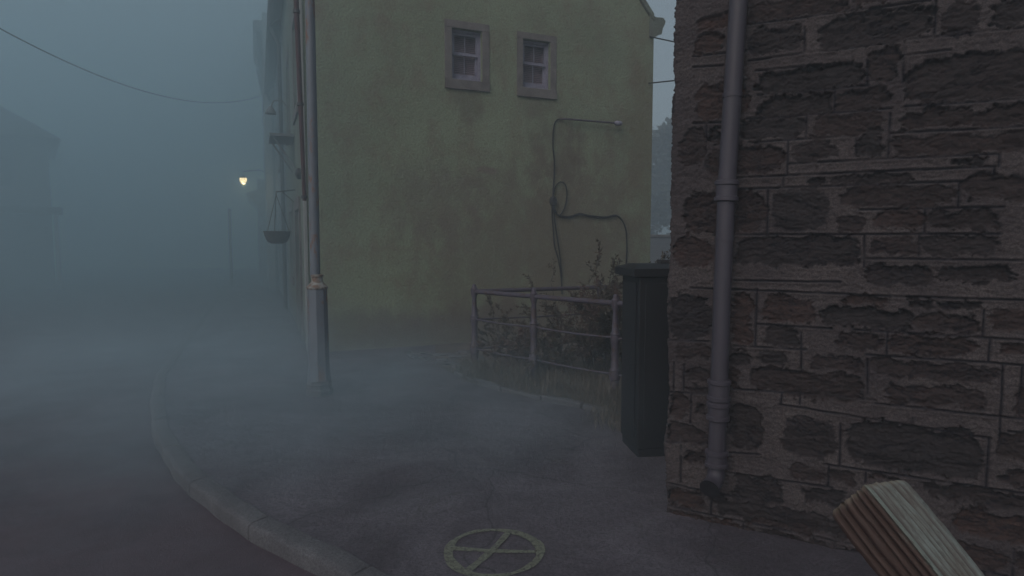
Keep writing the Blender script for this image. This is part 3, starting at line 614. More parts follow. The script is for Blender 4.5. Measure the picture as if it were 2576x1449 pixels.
mask = np.clip((sd + 0.002) / 0.006, 0, 1)
jd = np.full(U.shape, 1.0)
for a, za, b, zb in joints:
    i0, i1 = np.searchsorted(ug, [min(a, b) - 0.03, max(a, b) + 0.03]); j0, j1 = np.searchsorted(zg, [min(za, zb) - 0.03, max(za, zb) + 0.03])
    if i1 <= i0 or j1 <= j0: continue
    uu = U[j0:j1, i0:i1] + 0.0015 * fbm(U[j0:j1, i0:i1] * 9, Z[j0:j1, i0:i1] * 9, 11, 2); zz = Z[j0:j1, i0:i1] + 0.002 * fbm(U[j0:j1, i0:i1] * 9, Z[j0:j1, i0:i1] * 9, 12, 2)
    dx, dz = b - a, zb - za; L2 = dx * dx + dz * dz + 1e-9
    t = np.clip(((uu - a) * dx + (zz - za) * dz) / L2, 0, 1)
    dist = np.hypot(uu - a - t * dx, zz - za - t * dz); sub = jd[j0:j1, i0:i1]; np.minimum(sub, dist, out=sub)
wear = fbm(U * 5, Z * 7, 14, 4)
groove = np.clip(1.25 - jd / 0.0062, 0, 1) * np.clip(1.2 + wear * 1.8, 0, 1) * (1 - 0.5 * mask)
jlip = np.exp(-((jd - 0.011) / 0.005) ** 2) * (1 - mask)
off = tone * 37.0 + hue * 11.0; slant = (prou * 0.10) * U
ridge = 1 - np.abs(fbm(U * 6 + off + 0.6 * fbm(U * 8, Z * 8, 22, 3), (Z + slant) * 19 + off + 1.3 * fbm(U * 4, Z * 5, 21, 3), 20, 6, 0.68)) * 2.2
ridge2 = fbm(U * 13 + off, (Z + slant) * 34, 25, 5, 0.72)
crack = np.exp(-(fbm(U * 5 + off, (Z + slant * 2) * 13, 27, 6, 0.72) / 0.045) ** 2) * mask * np.clip(fbm(U * 4, Z * 6, 28, 3) * 3 + 0.5, 0, 1)
chunk = np.round(fbm(U * 7 + off, (Z + slant) * 12 + off, 41, 4, 0.6) * 5 + 0.5 * fbm(U * 30, Z * 40, 42, 3)) / 5
face = 0.008 * (ridge - 0.6) + 0.018 * chunk + 0.010 * ridge2 + 0.004 * fbm(U * 90, Z * 110, 43, 2) + 0.008 * prou - 0.008 * crack
mort = 0.010 * fbm(U * 11, Z * 17, 30, 6, 0.72) + 0.0060 * fbm(U * 70, Z * 80, 31, 3, 0.7) + 0.006 * fbm(U * 2, Z * 2, 33, 3)
lip = np.exp(-(np.clip(sd, -0.03, 0.05) / 0.006) ** 2)
disp = mort * (1 - mask) + mask * (face - 0.016) + 0.0025 * lip * (1 - mask) * np.clip(0.3 + wear * 2, 0, 1) - 0.009 * groove + 0.005 * jlip
disp += 0.022 * np.exp(-(U / 0.12) ** 2) * fbm(Z * 3.3, Z * 0 + 3, 40, 4)      # corner is knocked about
P3 = np.empty(U.shape + (3,)); rN = np.array([-rdir.x, -rdir.y, 0]); fNn = np.array([sN.x, sN.y, 0])
bl = np.clip(0.5 + U / 0.05, 0, 1)[..., None]; Nn = fNn * bl + rN * (1 - bl); Nn /= np.linalg.norm(Nn, axis=2, keepdims=True)
base = np.where((U >= 0)[..., None], np.array([C.x, C.y, 0]) + U[..., None] * np.array([rdir.x, rdir.y, 0]), np.array([C.x, C.y, 0]) - U[..., None] * np.array([sback.x, sback.y, 0]))
P3 = base + Nn * disp[..., None] - 0.012 * (np.exp(-(U / 0.02) ** 2))[..., None] * Nn; P3[..., 2] = Z
nz_, nu_ = U.shape; idx = np.arange(nz_ * nu_).reshape(nz_, nu_)
F = np.stack([idx[:-1, :-1], idx[:-1, 1:], idx[1:, 1:], idx[1:, :-1]], -1).reshape(-1, 4)
me = bpy.data.meshes.new('wall'); me.vertices.add(nz_ * nu_); me.vertices.foreach_set('co', P3.reshape(-1).astype(np.float32))
me.loops.add(F.size); me.loops.foreach_set('vertex_index', F.reshape(-1).astype(np.int32))
me.polygons.add(len(F)); me.polygons.foreach_set('loop_start', (np.arange(len(F)) * 4).astype(np.int32)); me.polygons.foreach_set('use_smooth', np.ones(len(F), bool))
me.update(calc_edges=True)
ca = me.color_attributes.new('stone', 'FLOAT_COLOR', 'POINT')
cc = np.stack([mask, hue, tone, np.clip(groove + 0.8 * crack, 0, 1)], -1).astype(np.float32); ca.data.foreach_set('color', cc.reshape(-1))
k = NT('rubble_masonry'); at = k.n("ShaderNodeAttribute"); at.attribute_name = 'stone'; sp = k.n("ShaderNodeSeparateColor"); k.l(at.outputs['Color'], sp.inputs[0])
fine = k.noise(75, 6, 0.75); big = k.noise(2.4, 7, 0.65)
mortar = k.mix(k.ramp(big, [(0.35, 0.0), (0.65, 1.0)]), (0.135, 0.108, 0.104), (0.076, 0.058, 0.061)); mortar = k.mix(k.ramp(fine, [(0.38, 0.75), (0.60, 0.0)]), mortar, (0.045, 0.033, 0.035))
stone = k.mix(sp.outputs[1], (0.036, 0.027, 0.028), (0.086, 0.046, 0.038)); stone = k.mix(k.math('MULTIPLY', sp.outputs[2], 0.6), stone, (0.052, 0.040, 0.041))
stone = k.mix(k.ramp(k.noise(16, 8, 0.75, (1, 1, 2.2)), [(0.36, 0.7), (0.62, 0.0)]), stone, (0.014, 0.010, 0.011))
c = k.mix(sp.outputs[0], mortar, stone); c = k.mix(k.ramp(k.noise(130, 3, 0.6), [(0.40, 0.5), (0.56, 0.0)]), c, (0.022, 0.018, 0.02)); c = k.mix(k.math('MULTIPLY', at.outputs['Alpha'], 1.0), c, (0.010, 0.008, 0.014)); k.col(c); k.rough(0.88)
k.b.inputs['Specular IOR Level'].default_value = 0.3
k.bump(k.math('ADD', k.math('MULTIPLY', fine, 0.7), k.noise(28, 7, 0.7, (1, 1, 2))), 0.75, 0.008); me.materials.append(k.m); M['masonry'] = k.m
HS = empty('stone_house', (0, 0, 0)); tag(HS, 'dark rough stone building with smeared mortar filling the right side', 'house')
o_ = bpy.data.objects.new('wall', me); COL.objects.link(o_); o_.parent = HS
def sl(u, d, z): p = C + rdir * u + sback * d; return (p.x, p.y, z)
m = MB(); m.add([sl(5.2, 0, -0.1), sl(5.2, 5, -0.1), sl(5.2, 5, 7.3), sl(5.2, 0, 7.3)], [(0, 1, 2, 3)]); m.add([sl(0, 5, -0.1), sl(5.2, 5, -0.1), sl(5.2, 5, 7.3), sl(0, 5, 7.3)], [(0, 1, 2, 3)]); m.build('back_wall', M['greyrender'], HS)  # unseen end and back walls, added to block light
m = MB(); m.add([sl(-0.2, -0.25, 7.2), sl(5.4, -0.25, 7.2), sl(5.4, 5.2, 7.2), sl(-0.2, 5.2, 7.2), sl(-0.2, 2.5, 9.4), sl(5.4, 2.5, 9.4)], [(0, 1, 5, 4), (2, 3, 4, 5), (3, 0, 4), (1, 2, 5), (0, 3, 2, 1)]); m.build('roof', M['slate'], HS)  # roof out of view, added to block light from above
# ---------------------------------------------------------------- cast-iron downpipe
def s_pt(px, py, off=0.085): return on_plane(px, py, C + sN * off, sN)
DP = empty('downpipe', s_pt(1802, 1180)); tag(DP, 'purplish grey cast iron downpipe with ringed sockets on the dark stone wall', 'downpipe')
o0 = DP.location
ctr = lambda y: float(np.interp(y, [0, 450, 724, 939, 1090, 1180], [1858, 1829, 1817, 1810, 1804.5, 1802]))
def dpt(y, off=0.085): return s_pt(ctr(y), y, off) - o0
top = dpt(0) + (dpt(0) - dpt(200)) * 3.4
rp = 0.047
MB().tube([dpt(1080), dpt(960), dpt(724), dpt(520), dpt(470)], rp, 24).build('lower_pipe', M['pipe'], DP, True)
MB().tube([dpt(500), dpt(440), dpt(300), dpt(150), dpt(0), top], rp, 24).build('upper_pipe', M['pipe'], DP, True)
def socket(y0, y1, rings):
    z0, z1 = dpt(y0), dpt(y1); pts, rr = [], []
    L_ = (z1 - z0).length
    segs = [(0.0, rp), (0.0, rp + 0.009)]
    for q in rings: segs += [(q - 0.014 / L_, rp + 0.009), (q - 0.009 / L_, rp + 0.017), (q + 0.009 / L_, rp + 0.017), (q + 0.014 / L_, rp + 0.009)]
    segs += [(1.0, rp + 0.009), (1.0, rp)]
    for t, r in segs: pts.append(z0.lerp(z1, t)); rr.append(r)
    return MB().tube(pts, rr, 24).build('socket', M['pipe'], DP, True)
socket(507, 452, (0.12, 0.85)); socket(1008, 952, (0.12, 0.85)); socket(1055, 1008.5, (0.1, 0.82)); socket(1172, 1132, (0.12, 0.85))
b0 = dpt(1165); MB().tube([dpt(1055), dpt(1140)], rp, 24).build('lower_pipe', M['pipe'], DP, True)
# open shoe at the foot
sh = [b0, b0 + Vector((0, 0, -0.045)), b0 + Vector((0, 0, -0.075)) + sN * 0.012, b0 + Vector((0, 0, -0.10)) + sN * 0.040 + rdir * -0.008, b0 + Vector((0, 0, -0.115)) + sN * 0.085 + rdir * -0.015]
ed_ = (sh[-1] - sh[-2]).normalized()
so_ = MB().tube(sh + [sh[-1] + ed_ * 0.012], [rp, rp, rp, rp, rp + 0.003, rp + 0.008], 24, cap=False).build('shoe', M['pipe'], DP, True)
hl = MB(); hl.tube([sh[-1] + ed_ * 0.012, sh[-1] + ed_ * 0.0121, sh[-1] - ed_ * 0.02], [rp + 0.008, rp - 0.004, rp - 0.008], 24, cap=False); hl.tube([sh[-1] - ed_ * 0.0205, sh[-1] - ed_ * 0.02], [rp - 0.008, rp - 0.008], 24); hl.build('shade_disc', M['cable'], so_, False)  # black lining and disc stand in for the shade inside the pipe
for y in (600, 240):
    q = dpt(y); a_ = q - sN * 0.02
    MB().tube([q + Vector((0, 0, -.012)), q + Vector((0, 0, .012))], rp + 0.004, 20).build('pipe_clip', M['pipe'], DP, True)
# ---------------------------------------------------------------- roadside cabinet
cy_ = 4.9; cl = on_z(1602, 1150); CB = empty('utility_cabinet', (cl.x, cl.y, 0), R(7)); tag(CB, 'narrow dark green metal roadside cabinet with overhanging lid tucked against the stone corner', 'cabinet')
zt = at_depth(1600, 672, cl.y).z; cw, cdp = 0.62, 0.42
m = MB(); m.box(0.0, cw, 0.0, cdp, 0.06, zt - 0.075); m.build('body', M['cab'], CB, bevel=0.008)
m = MB(); m.box(-0.055, cw + 0.05, -0.03, cdp + 0.03, zt - 0.072, zt - 0.012); m.add([(-0.055, -0.03, zt - 0.0119), (cw + 0.05, -0.03, zt - 0.0119), (cw + 0.05, cdp + 0.03, zt - 0.0119), (-0.055, cdp + 0.03, zt - 0.0119), (0.02, 0.1, zt + 0.02), (cw - 0.02, 0.1, zt + 0.02), (cw - 0.02, cdp - 0.1, zt + 0.02), (0.02, cdp - 0.1, zt + 0.02)], [(0, 1, 5, 4), (1, 2, 6, 5), (2, 3, 7, 6), (3, 0, 4, 7), (4, 5, 6, 7)]); ld_ = m.build('lid', M['cab'], CB, bevel=0.006)
m = MB(); m.box(0.22, 0.36, 0.16, 0.24, zt + 0.0205, zt + 0.05); m.build('lid_catch', M['dark'], ld_, bevel=0.004)
m = MB(); m.box(0.045, cw - 0.045, -0.013, -0.001, 0.14, zt - 0.12); dr = m.build('door', M['cab'], CB, bevel=0.004)
m = MB(); m.box(cw - 0.13, cw - 0.10, -0.03, -0.0135, 0.75, 0.87); m.build('handle', M['dark'], dr, bevel=0.003)
m = MB(); m.box(-0.012, -0.001, 0.05, cdp - 0.05, 0.14, zt - 0.12); m.build('side_panel', M['cab'], CB, bevel=0.003)
m = MB(); m.box(0.01, cw - 0.01, 0.01, cdp - 0.01, -0.02, 0.058); m.build('plinth', M['cab'], CB, bevel=0.01)
# ================================================================ cast-iron lamp post
lb = on_z(804, 990); LP = empty('lamp_post', lb); tag(LP, 'grey blue cast iron lamp post with flaking rusty base on the pavement corner', 'lamp post')
pw = lambda px: px * lb.y / FPX
hz = lambda y: at_depth(800, y, lb.y).z
MB().lathe([(0.142, -0.02), (0.142, 0.05), (0.130, 0.065), (0.125, 0.10), (0.135, 0.115), (0.118, 0.15)], n=8, rot=R(22.5)).build('plinth', M['kerb'], LP)
zt = hz(722)
MB().lathe([(0.130, 0.149), (0.124, 0.17), (0.112, 0.30), (0.104, zt - 0.01)], n=8, rot=R(10)).build('base_column', M['post'], LP, bevel=0.006)
MB().lathe([(0.106, zt - 0.02), (0.112, zt - 0.01), (0.112, zt + 0.003), (0.100, zt + 0.012), (0.075, zt + 0.04), (0.060, zt + 0.06), (0.058, hz(697)), (0.066, hz(696)), (0.066, hz(691)), (0.056, hz(690))], n=24).build('collar', M['rust'], LP, True)
# pole leans like the one in the photo
tp = at_depth(779.5, 0, lb.y) - lb; b0 = at_depth(793, 692, lb.y) - lb; tip = b0.lerp(tp, 1.45)
lean = Vector((tp.x - b0.x, 0, 0)); 
MB().tube([(b0.x, 0, hz(690) - 0.02), (b0.x * 0.5 + tp.x * 0.5, 0, (tp.z + b0.z) / 2), (tp.x, 0, tp.z), (tip.x, 0, tip.z)], [0.053, 0.052, 0.049, 0.045], 24).build('pole', M['post'], LP, True)
hd_ = MB(); hd_.tube([(tip.x, 0, tip.z), (tip.x, 0, tip.z + 0.15)], 0.03, 10); hd_.build('neck', M['post'], LP)
ln = MB(); ln.lathe([(0.10, 0.15), (0.22, 0.55), (0.24, 0.56), (0.05, 0.75), (0.0, 0.8)], (tip.x, 0, tip.z), 6); ln.build('lantern', M['dark'], LP)
# ================================================================ tubular railing round the planting bed
RP = [on_z(1193, 717, 1.10), on_z(1343, 728, 1.10), on_z(1549, 743, 1.10)]; R4 = on_z(1508, 708, 1.10)
for p in RP + [R4]: p.z = 0
R5 = RP[2] + (RP[2] - RP[1]).normalized() * 0.95; R6 = R4 + (R4 - RP[0]).normalized() * 1.3
print("rail posts", RP, R4, R5, R6)
RL = empty('railing', RP[0]); tag(RL, 'low weathered iron railing with three tubular rails turning a corner round the weedy bed', 'railing')
prof = [(0.047, -0.05), (0.047, 0.28), (0.055, 0.29), (0.055, 0.33), (0.047, 0.345), (0.036, 0.36), (0.034, 0.62), (0.042, 0.635), (0.046, 0.65), (0.046, 0.70), (0.036, 0.72), (0.029, 0.74), (0.027, 0.97), (0.036, 0.99), (0.040, 1.01), (0.040, 1.065), (0.034, 1.075), (0.022, 1.08), (0.026, 1.10), (0.018, 1.118), (0.0, 1.122)]
# sockets sit where the rails pass
prof = [(0.050, -0.05), (0.046, 0.24), (0.056, 0.25), (0.058, 0.31), (0.052, 0.335), (0.058, 0.34), (0.040, 0.365), (0.037, 0.60), (0.048, 0.63), (0.050, 0.68), (0.045, 0.70), (0.051, 0.71), (0.036, 0.735), (0.026, 0.93), (0.036, 0.97), (0.043, 0.985), (0.043, 1.055), (0.030, 1.068), (0.027, 1.085), (0.024, 1.10), (0.012, 1.112), (0.0, 1.114)]
for p in (RP[0], RP[1], RP[2], R5, R4, R6):
    q = p - RP[0]; MB().lathe(prof, (q.x, q.y, 0), 20).build('post', M['rail'], RL, True)
for hgt, r, nm in ((1.02, 0.027, 'top_rail'), (0.672, 0.011, 'rail'), (0.30, 0.011, 'rail')):
    for ch_ in ([RP[0], RP[1], RP[2], R5], [RP[0], R4, R6]):
        pts = []
        for i in range(len(ch_) - 1):
            a_, b_ = ch_[i] - RP[0], ch_[i + 1] - RP[0]
            for t in ([0, .25, .5, .75] if i < len(ch_) - 2 else [0, .25, .5, .75, 1]):
                pts.append(a_.lerp(b_, t) + Vector((0, 0, hgt - 0.012 * 4 * t * (1 - t) * (r < 0.02))))
        MB().tube(pts, r, 12).build(nm, M['rail'], RL, True)
# ---------------------------------------------------------------- planting bed
edge_px = [(1098, 918), (1140, 941), (1189, 963), (1303, 995), (1385, 1011), (1459, 1026), (1525, 1041), (1640, 1066)]
E = [on_z(*p) for p in edge_px]
backL = [loc(1.9, -0.02, 0), loc(3.2, -0.02, 0), loc(GW + 1.5, -0.02, 0)]
poly = E + [C + Vector((0.4, 0.8, 0)), loc(GW + 4, 0.3, 0)] + backL[::-1]
bm = bmesh.new(); vv = [bm.verts.new((p.x, p.y, 0.004)) for p in poly]; f_ = bm.faces.new(vv)
bmesh.ops.triangulate(bm, faces=bm.faces[:]); me = bpy.data.meshes.new('soil'); bm.to_mesh(me); bm.free(); me.materials.append(M['soil']); o_ = bpy.data.objects.new('soil', me); COL.objects.link(o_); struct(o_)
# edging stones
ES = catmull(E[1:], 0.05); G = MB(); i = 0; rr = random.Random(3)
acc = [0]
for a_, b_ in zip(ES, ES[1:]): acc.append(acc[-1] + (b_ - a_).length)
def along(s):
    for i in range(len(acc) - 1):
        if acc[i + 1] >= s: return ES[i].lerp(ES[i + 1], (s - acc[i]) / max(1e-6, acc[i + 1] - acc[i]))
    return ES[-1]
s = 0.0
while s < acc[-1] - 0.1:
    l = min(rr.uniform(0.5, 0.62), acc[-1] - s); a_, b_ = along(s + 0.008), along(s + l - 0.008); t = (b_ - a_).normalized(); nn = Vector((-t.y, t.x, 0)); hh = 0.045 + rr.uniform(-.006, .008); wv = 0.09
    G.box(0, (b_ - a_).length, 0, wv, -0.02, hh, lambda x, y, z: tuple(a_ + t * x + nn * y + Vector((0, 0, z + 0.004 * math.sin(x * 9)))))
    s += l
struct(G.build('edging', M['kerb'], bevel=0.012))
# loose broken stones at the bed corner
G = MB(); rr = random.Random(11)
for i in range(120):
    px, py = rr.uniform(1020, 1215), rr.uniform(885, 945)
    if py > 895 + (px - 1020) * 0.28: continue
    p = on_z(px, py); sz = rr.uniform(0.012, 0.045) * (1.6 if px > 1090 else 1); b = len(G.v)
    pts = []
    for z_, rs in ((-0.02, 1.0), (0.35, 1.0), (0.6, 0.6)):
        for q in range(6):
            an = q * 1.047 + rr.uniform(-.3, .3); rad = sz * rs * rr.uniform(0.75, 1.3); pts.append((p.x + rad * math.cos(an) * 1.5, p.y + rad * math.sin(an), max(-0.01, z_ * sz)))
    G.add(pts, [tuple(range(12, 18))] + [(r_ * 6 + q, r_ * 6 + (q + 1) % 6, (r_ + 1) * 6 + (q + 1) % 6, (r_ + 1) * 6 + q) for r_ in (0, 1) for q in range(6)])
tag(G.build('rubble', M['kerb']), 'loose broken stones scattered on the ground at the corner of the bed', 'rubble', kind='stuff')
# yellow sprayed wheel mark
yc = on_z(1242, 1386); ya = on_z(1120, 1386); rad = (yc - ya).length * 0.95
G = MB(); N_ = 120
def ringr(an, side): return rad * (1.0 + side * (0.085 + 0.026 * math.sin(an * 2 + 0.6) + 0.012 * math.sin(an * 7)) + 0.02 * math.sin(an * 3 + 1))
for k_ in range(N_):
    an = 2 * math.pi * k_ / N_
    for sd_ in (-1, 1): G.v.append((yc.x + ringr(an, sd_) * math.cos(an), yc.y + ringr(an, sd_) * math.sin(an), 0.0))
for k_ in range(N_): a_ = 2 * k_; b_ = 2 * ((k_ + 1) % N_); G.f.append((a_, a_ + 1, b_ + 1, b_))
def bar(a0, a1, w0, w1, zo, bend):
    p0 = Vector((math.cos(a0), math.sin(a0), 0)) * rad * 0.93; p1 = Vector((math.cos(a1), math.sin(a1), 0)) * rad * 0.93; t = (p1 - p0).normalized(); nn = Vector((-t.y, t.x, 0)); b = len(G.v)
    for i in range(17):
        s_ = i / 16; c_ = p0.lerp(p1, s_) + nn * bend * math.sin(math.pi * s_); hw = (w0 + (w1 - w0) * s_) * (1 + 0.12 * math.sin(s_ * 13))
        for g in (-1, 1): q = yc + c_ + nn * hw * g; G.v.append((q.x, q.y, zo))
    for i in range(16): G.f.append((b + 2 * i, b + 2 * i + 1, b + 2 * i + 3, b + 2 * i + 2))
bar(R(172), R(-2), 0.020, 0.016, 0.0006, -0.01); bar(R(70), R(-122), 0.016, 0.022, 0.0012, 0.012)
o_ = G.build('painted_mark', M['yellow']); o_.location.z = 0.0; tag(o_, 'faded yellow sprayed circle divided by a cross, painted on the pavement', 'painted mark')
# ---------------------------------------------------------------- vegetation
def leafq(m, p, d, L, W, rr):
    d = d.normalized(); a = Vector((rr.gauss(0, 1), rr.gauss(0, 1), rr.gauss(0, 1))); s_ = d.cross(a)
    if s_.length < 1e-4: return
    s_.normalize(); nrm = s_.cross(d)
    m.add([p, p + d * L * 0.45 + s_ * W + nrm * L * 0.06, p + d * L, p + d * L * 0.45 - s_ * W + nrm * L * 0.06], [(0, 1, 2, 3)])
def plant(name, base, label, nst, h, spread, leaves, lsz, seed, mat='leaf', hmin=0.5, branch=3, dense_low=1.0):
    rr = random.Random(seed); o = empty(name, base); tag(o, label, 'plant'); st = MB(); lf = MB()
    def grow(p, d, L, r, lv):
        pts = [p.copy()]; n = 7
        for i in range(n):
            d = (d + Vector((rr.gauss(0, .2), rr.gauss(0, .2), rr.gauss(0.02, .13)))).normalized(); p = p + d * L / n; p.z = max(p.z, 0.01); pts.append(p.copy())
        st.tube(pts, [r * (1 - 0.75 * i / n) for i in range(n + 1)], 5, False)
        for i in range(1, n + 1):
            for _ in range(leaves if lv else max(1, leaves // 2)):
                if rr.random() < 0.75: leafq(lf, pts[i].lerp(pts[i - 1], rr.random()), d * 0.6 + Vector((rr.gauss(0, .7), rr.gauss(0, .7), rr.gauss(0.1, .5))), lsz * rr.uniform(0.6, 1.3), lsz * 0.2, rr)
            if lv < 2 and i >= 2 and rr.random() < branch / n * (1.3 if lv == 0 else 0.7):
                grow(pts[i].copy(), (d + Vector((rr.gauss(0, .7), rr.gauss(0, .7), rr.gauss(0.1, .4)))).normalized(), L * rr.uniform(0.25, 0.5), r * 0.5, lv + 1)
    for i in range(nst):
        an = rr.uniform(0, 6.283); q = Vector((math.cos(an), math.sin(an), 0)) * spread * rr.random() ** 0.5
        grow(q * 0.55, (Vector((0, 0, 1)) + q * 0.75 + Vector((rr.gauss(0, .12), rr.gauss(0, .12), 0))).normalized(), h * rr.uniform(hmin, 1.0), 0.007 + 0.003 * rr.random(), 0)
    st.build('stem', M['twig'], o); lf.build('foliage', M[mat], o); return o
def gp(px, Y): return Vector(((px - 1288) / FPX * Y, Y, 0.0))
plant('shrub', gp(1535, 7.5), 'tallest tangled leafy shrub rising above the railing beside the cabinet', 13, 1.5, 0.26, 4, 0.055, 21, 'leaf', 0.45, 4)
plant('shrub', gp(1480, 7.75), 'dense brownish bush behind the front railing under the tall shrub', 20, 1.0, 0.36, 4, 0.040, 22, 'leafred', 0.6, 5)
plant('shrub', gp(1400, 8.3), 'thin wiry weed climbing the gable under the hanging cables', 5, 1.15, 0.12, 3, 0.05, 26, 'leaf', 0.5, 3)
plant('shrub', gp(1550, 7.7), 'low leafy bush half hidden behind the dark cabinet', 16, 1.15, 0.35, 5, 0.05, 27, 'leaf', 0.5, 4)
plant('weed', gp(1262, 7.75), 'bare branching weed just right of the corner post of the railing', 8, 0.72, 0.22, 3, 0.045, 23, 'leaf', 0.6, 3)
plant('weed', gp(1315, 7.45), 'bushier brown weed left of the middle railing post', 12, 0.66, 0.28, 4, 0.045, 24, 'leafred', 0.55, 4)
plant('weed', gp(1410, 7.1), 'sprawling weed right of the middle railing post', 10, 0.62, 0.30, 4, 0.045, 25, 'leaf', 0.5, 4)
def in_bed(p):
    return True
G = MB(); rr = random.Random(9)
for i in range(15000):
    s = rr.uniform(-0.15, acc[-1]); q = along(max(s, 0)); t = (along(min(max(s, 0) + 0.1, acc[-1])) - along(max(0, s - 0.01))); t = t.normalized() if t.length > 1e-6 else Vector((1, 0, 0)); nn = Vector((-t.y, t.x, 0))
    dd = 0.03 + abs(rr.gauss(0, 0.34)) * (1.0 if rr.random() < 0.8 else 2.0); p = q + nn * dd + t * min(s, 0)
    clump = float(vn(p.x * 5, p.y * 5, 50));
    if clump < 0.30 and rr.random() < 0.8: continue
    h = rr.uniform(0.07, 0.23) * (0.6 + clump * 1.1); 
    if dd < 0.12: h *= 0.6
    an = rr.uniform(0, 6.283); ln_ = rr.uniform(0.1, 0.7) * h; dx, dy = math.cos(an), math.sin(an); wd = rr.uniform(0.0015, 0.003)
    b = Vector((p.x, p.y, 0.0)); m1 = b + Vector((dx * ln_ * 0.35, dy * ln_ * 0.35, h * 0.6)); tt = b + Vector((dx * ln_, dy * ln_, h * rr.uniform(0.75, 1.0))); sx = Vector((-dy, dx, 0)) * wd
    G.add([b - sx, b + sx, m1 + sx * 0.8, m1 - sx * 0.8, tt], [(0, 1, 2, 3), (3, 2, 4)])
def tuft(px, py, n, h0, sp):
    c_ = on_z(px, py)
    for i in range(n):
        p = c_ + Vector((rr.gauss(0, sp), rr.gauss(0, sp), 0)); h = rr.uniform(0.4, 1.0) * h0; an = rr.uniform(0, 6.283); ln_ = rr.uniform(0.2, 0.9) * h; dx, dy = math.cos(an), math.sin(an); sx = Vector((-dy, dx, 0)) * 0.002
        m1 = p + Vector((dx * ln_ * 0.35, dy * ln_ * 0.35, h * 0.6)); tt = p + Vector((dx * ln_, dy * ln_, h * 0.9)); G.add([p - sx, p + sx, m1 + sx * 0.8, m1 - sx * 0.8, tt], [(0, 1, 2, 3), (3, 2, 4)])
for a_ in ((1180, 955, 200, 0.16, 0.06), (1205, 962, 160, 0.12, 0.06), (1535, 1050, 350, 0.16, 0.10), (1560, 1075, 260, 0.12, 0.09), (1548, 1030, 200, 0.2, 0.06), (1160, 940, 90, 0.09, 0.05)): tuft(*a_)
tag(G.build('grass', M['grass']), 'dry dull grass growing through the bed along the railing', 'grass', kind='stuff')
# ================================================================ seen through the gap on the right
ge = C + sback * 4.7; g0 = loc(GW - 0.02, 0.35, 0); gxx = 1288 + FPX * g0.x / g0.y; gx1 = 1288 + FPX * ge.x / ge.y
for y0_, y1_, lab_ in ((97, 107, 'upper'), (207, 202, 'lower')):
    f_ = lambda X_: y0_ + (y1_ - y0_) * (X_ - 1648) / 46
    a_, b_ = g0.copy(), ge.copy(); a_.z = at_depth(gxx, f_(gxx), g0.y).z; b_.z = at_depth(gx1, f_(gx1), ge.y).z
    wire('gap_cable', a_, b_, 0.0, 0.012, lab_ + ' of two dark cables crossing the gap between the green gable and stone wall')
rr = random.Random(31); ty = 46.0; tx = (1695 - 1288) / FPX * ty
TR = empty('distant_tree', (tx, ty, 0)); TR.scale = (1.75, 1.75, 1.32); tag(TR, 'hazy leafy tree glimpsed in the gap between the two buildings', 'tree')
m = MB(); m.tube([(0, 0, -0.1), (0.1, 0, 2.0), (0, 0.1, 4.5), (0.1, 0, 6.0)], [0.28, 0.2, 0.13, 0.05], 10)
for q in range(9): an = q * 2.4; m.tube([(0, 0, 2 + q * 0.4), (math.cos(an) * 1.0, math.sin(an) * 1.0, 3 + q * 0.45)], [0.08, 0.03], 6)
m.build('trunk', M['twig'], TR); lf = MB()
for q in range(46):
    an = rr.uniform(0, 6.28); z_ = rr.uniform(1.8, 7.2); rm = 1.9 * math.sin(min(1.0, max(0.12, (7.6 - z_) / 5.2)) * 1.7); c_ = Vector((math.cos(an) * rm * rr.random() ** .5, math.sin(an) * rm * rr.random() ** .5, z_))
    for _ in range(120):
        d = Vector((rr.gauss(0, 1), rr.gauss(0, 1), rr.gauss(0, 1))); leafq(lf, c_ + d * 0.32, d, 0.34, 0.12, rr)
lf.build('crown', M['ftree'], TR)
GWL = empty('garden_wall', (8, 22, 0)); tag(GWL, 'low hazy boundary wall closing the gap beyond the cabinet', 'wall')
gh = at_depth(1655, 590, 22).z
m = MB(); m.box(-3.5, 6, 0, 0.4, -0.1, gh - 0.1); m.build('wall', M['greyrender'], GWL); m = MB(); m.box(-3.55, 6.05, -0.05, 0.45, gh - 0.098, gh); m.build('coping', M['trim'], GWL, bevel=0.02)
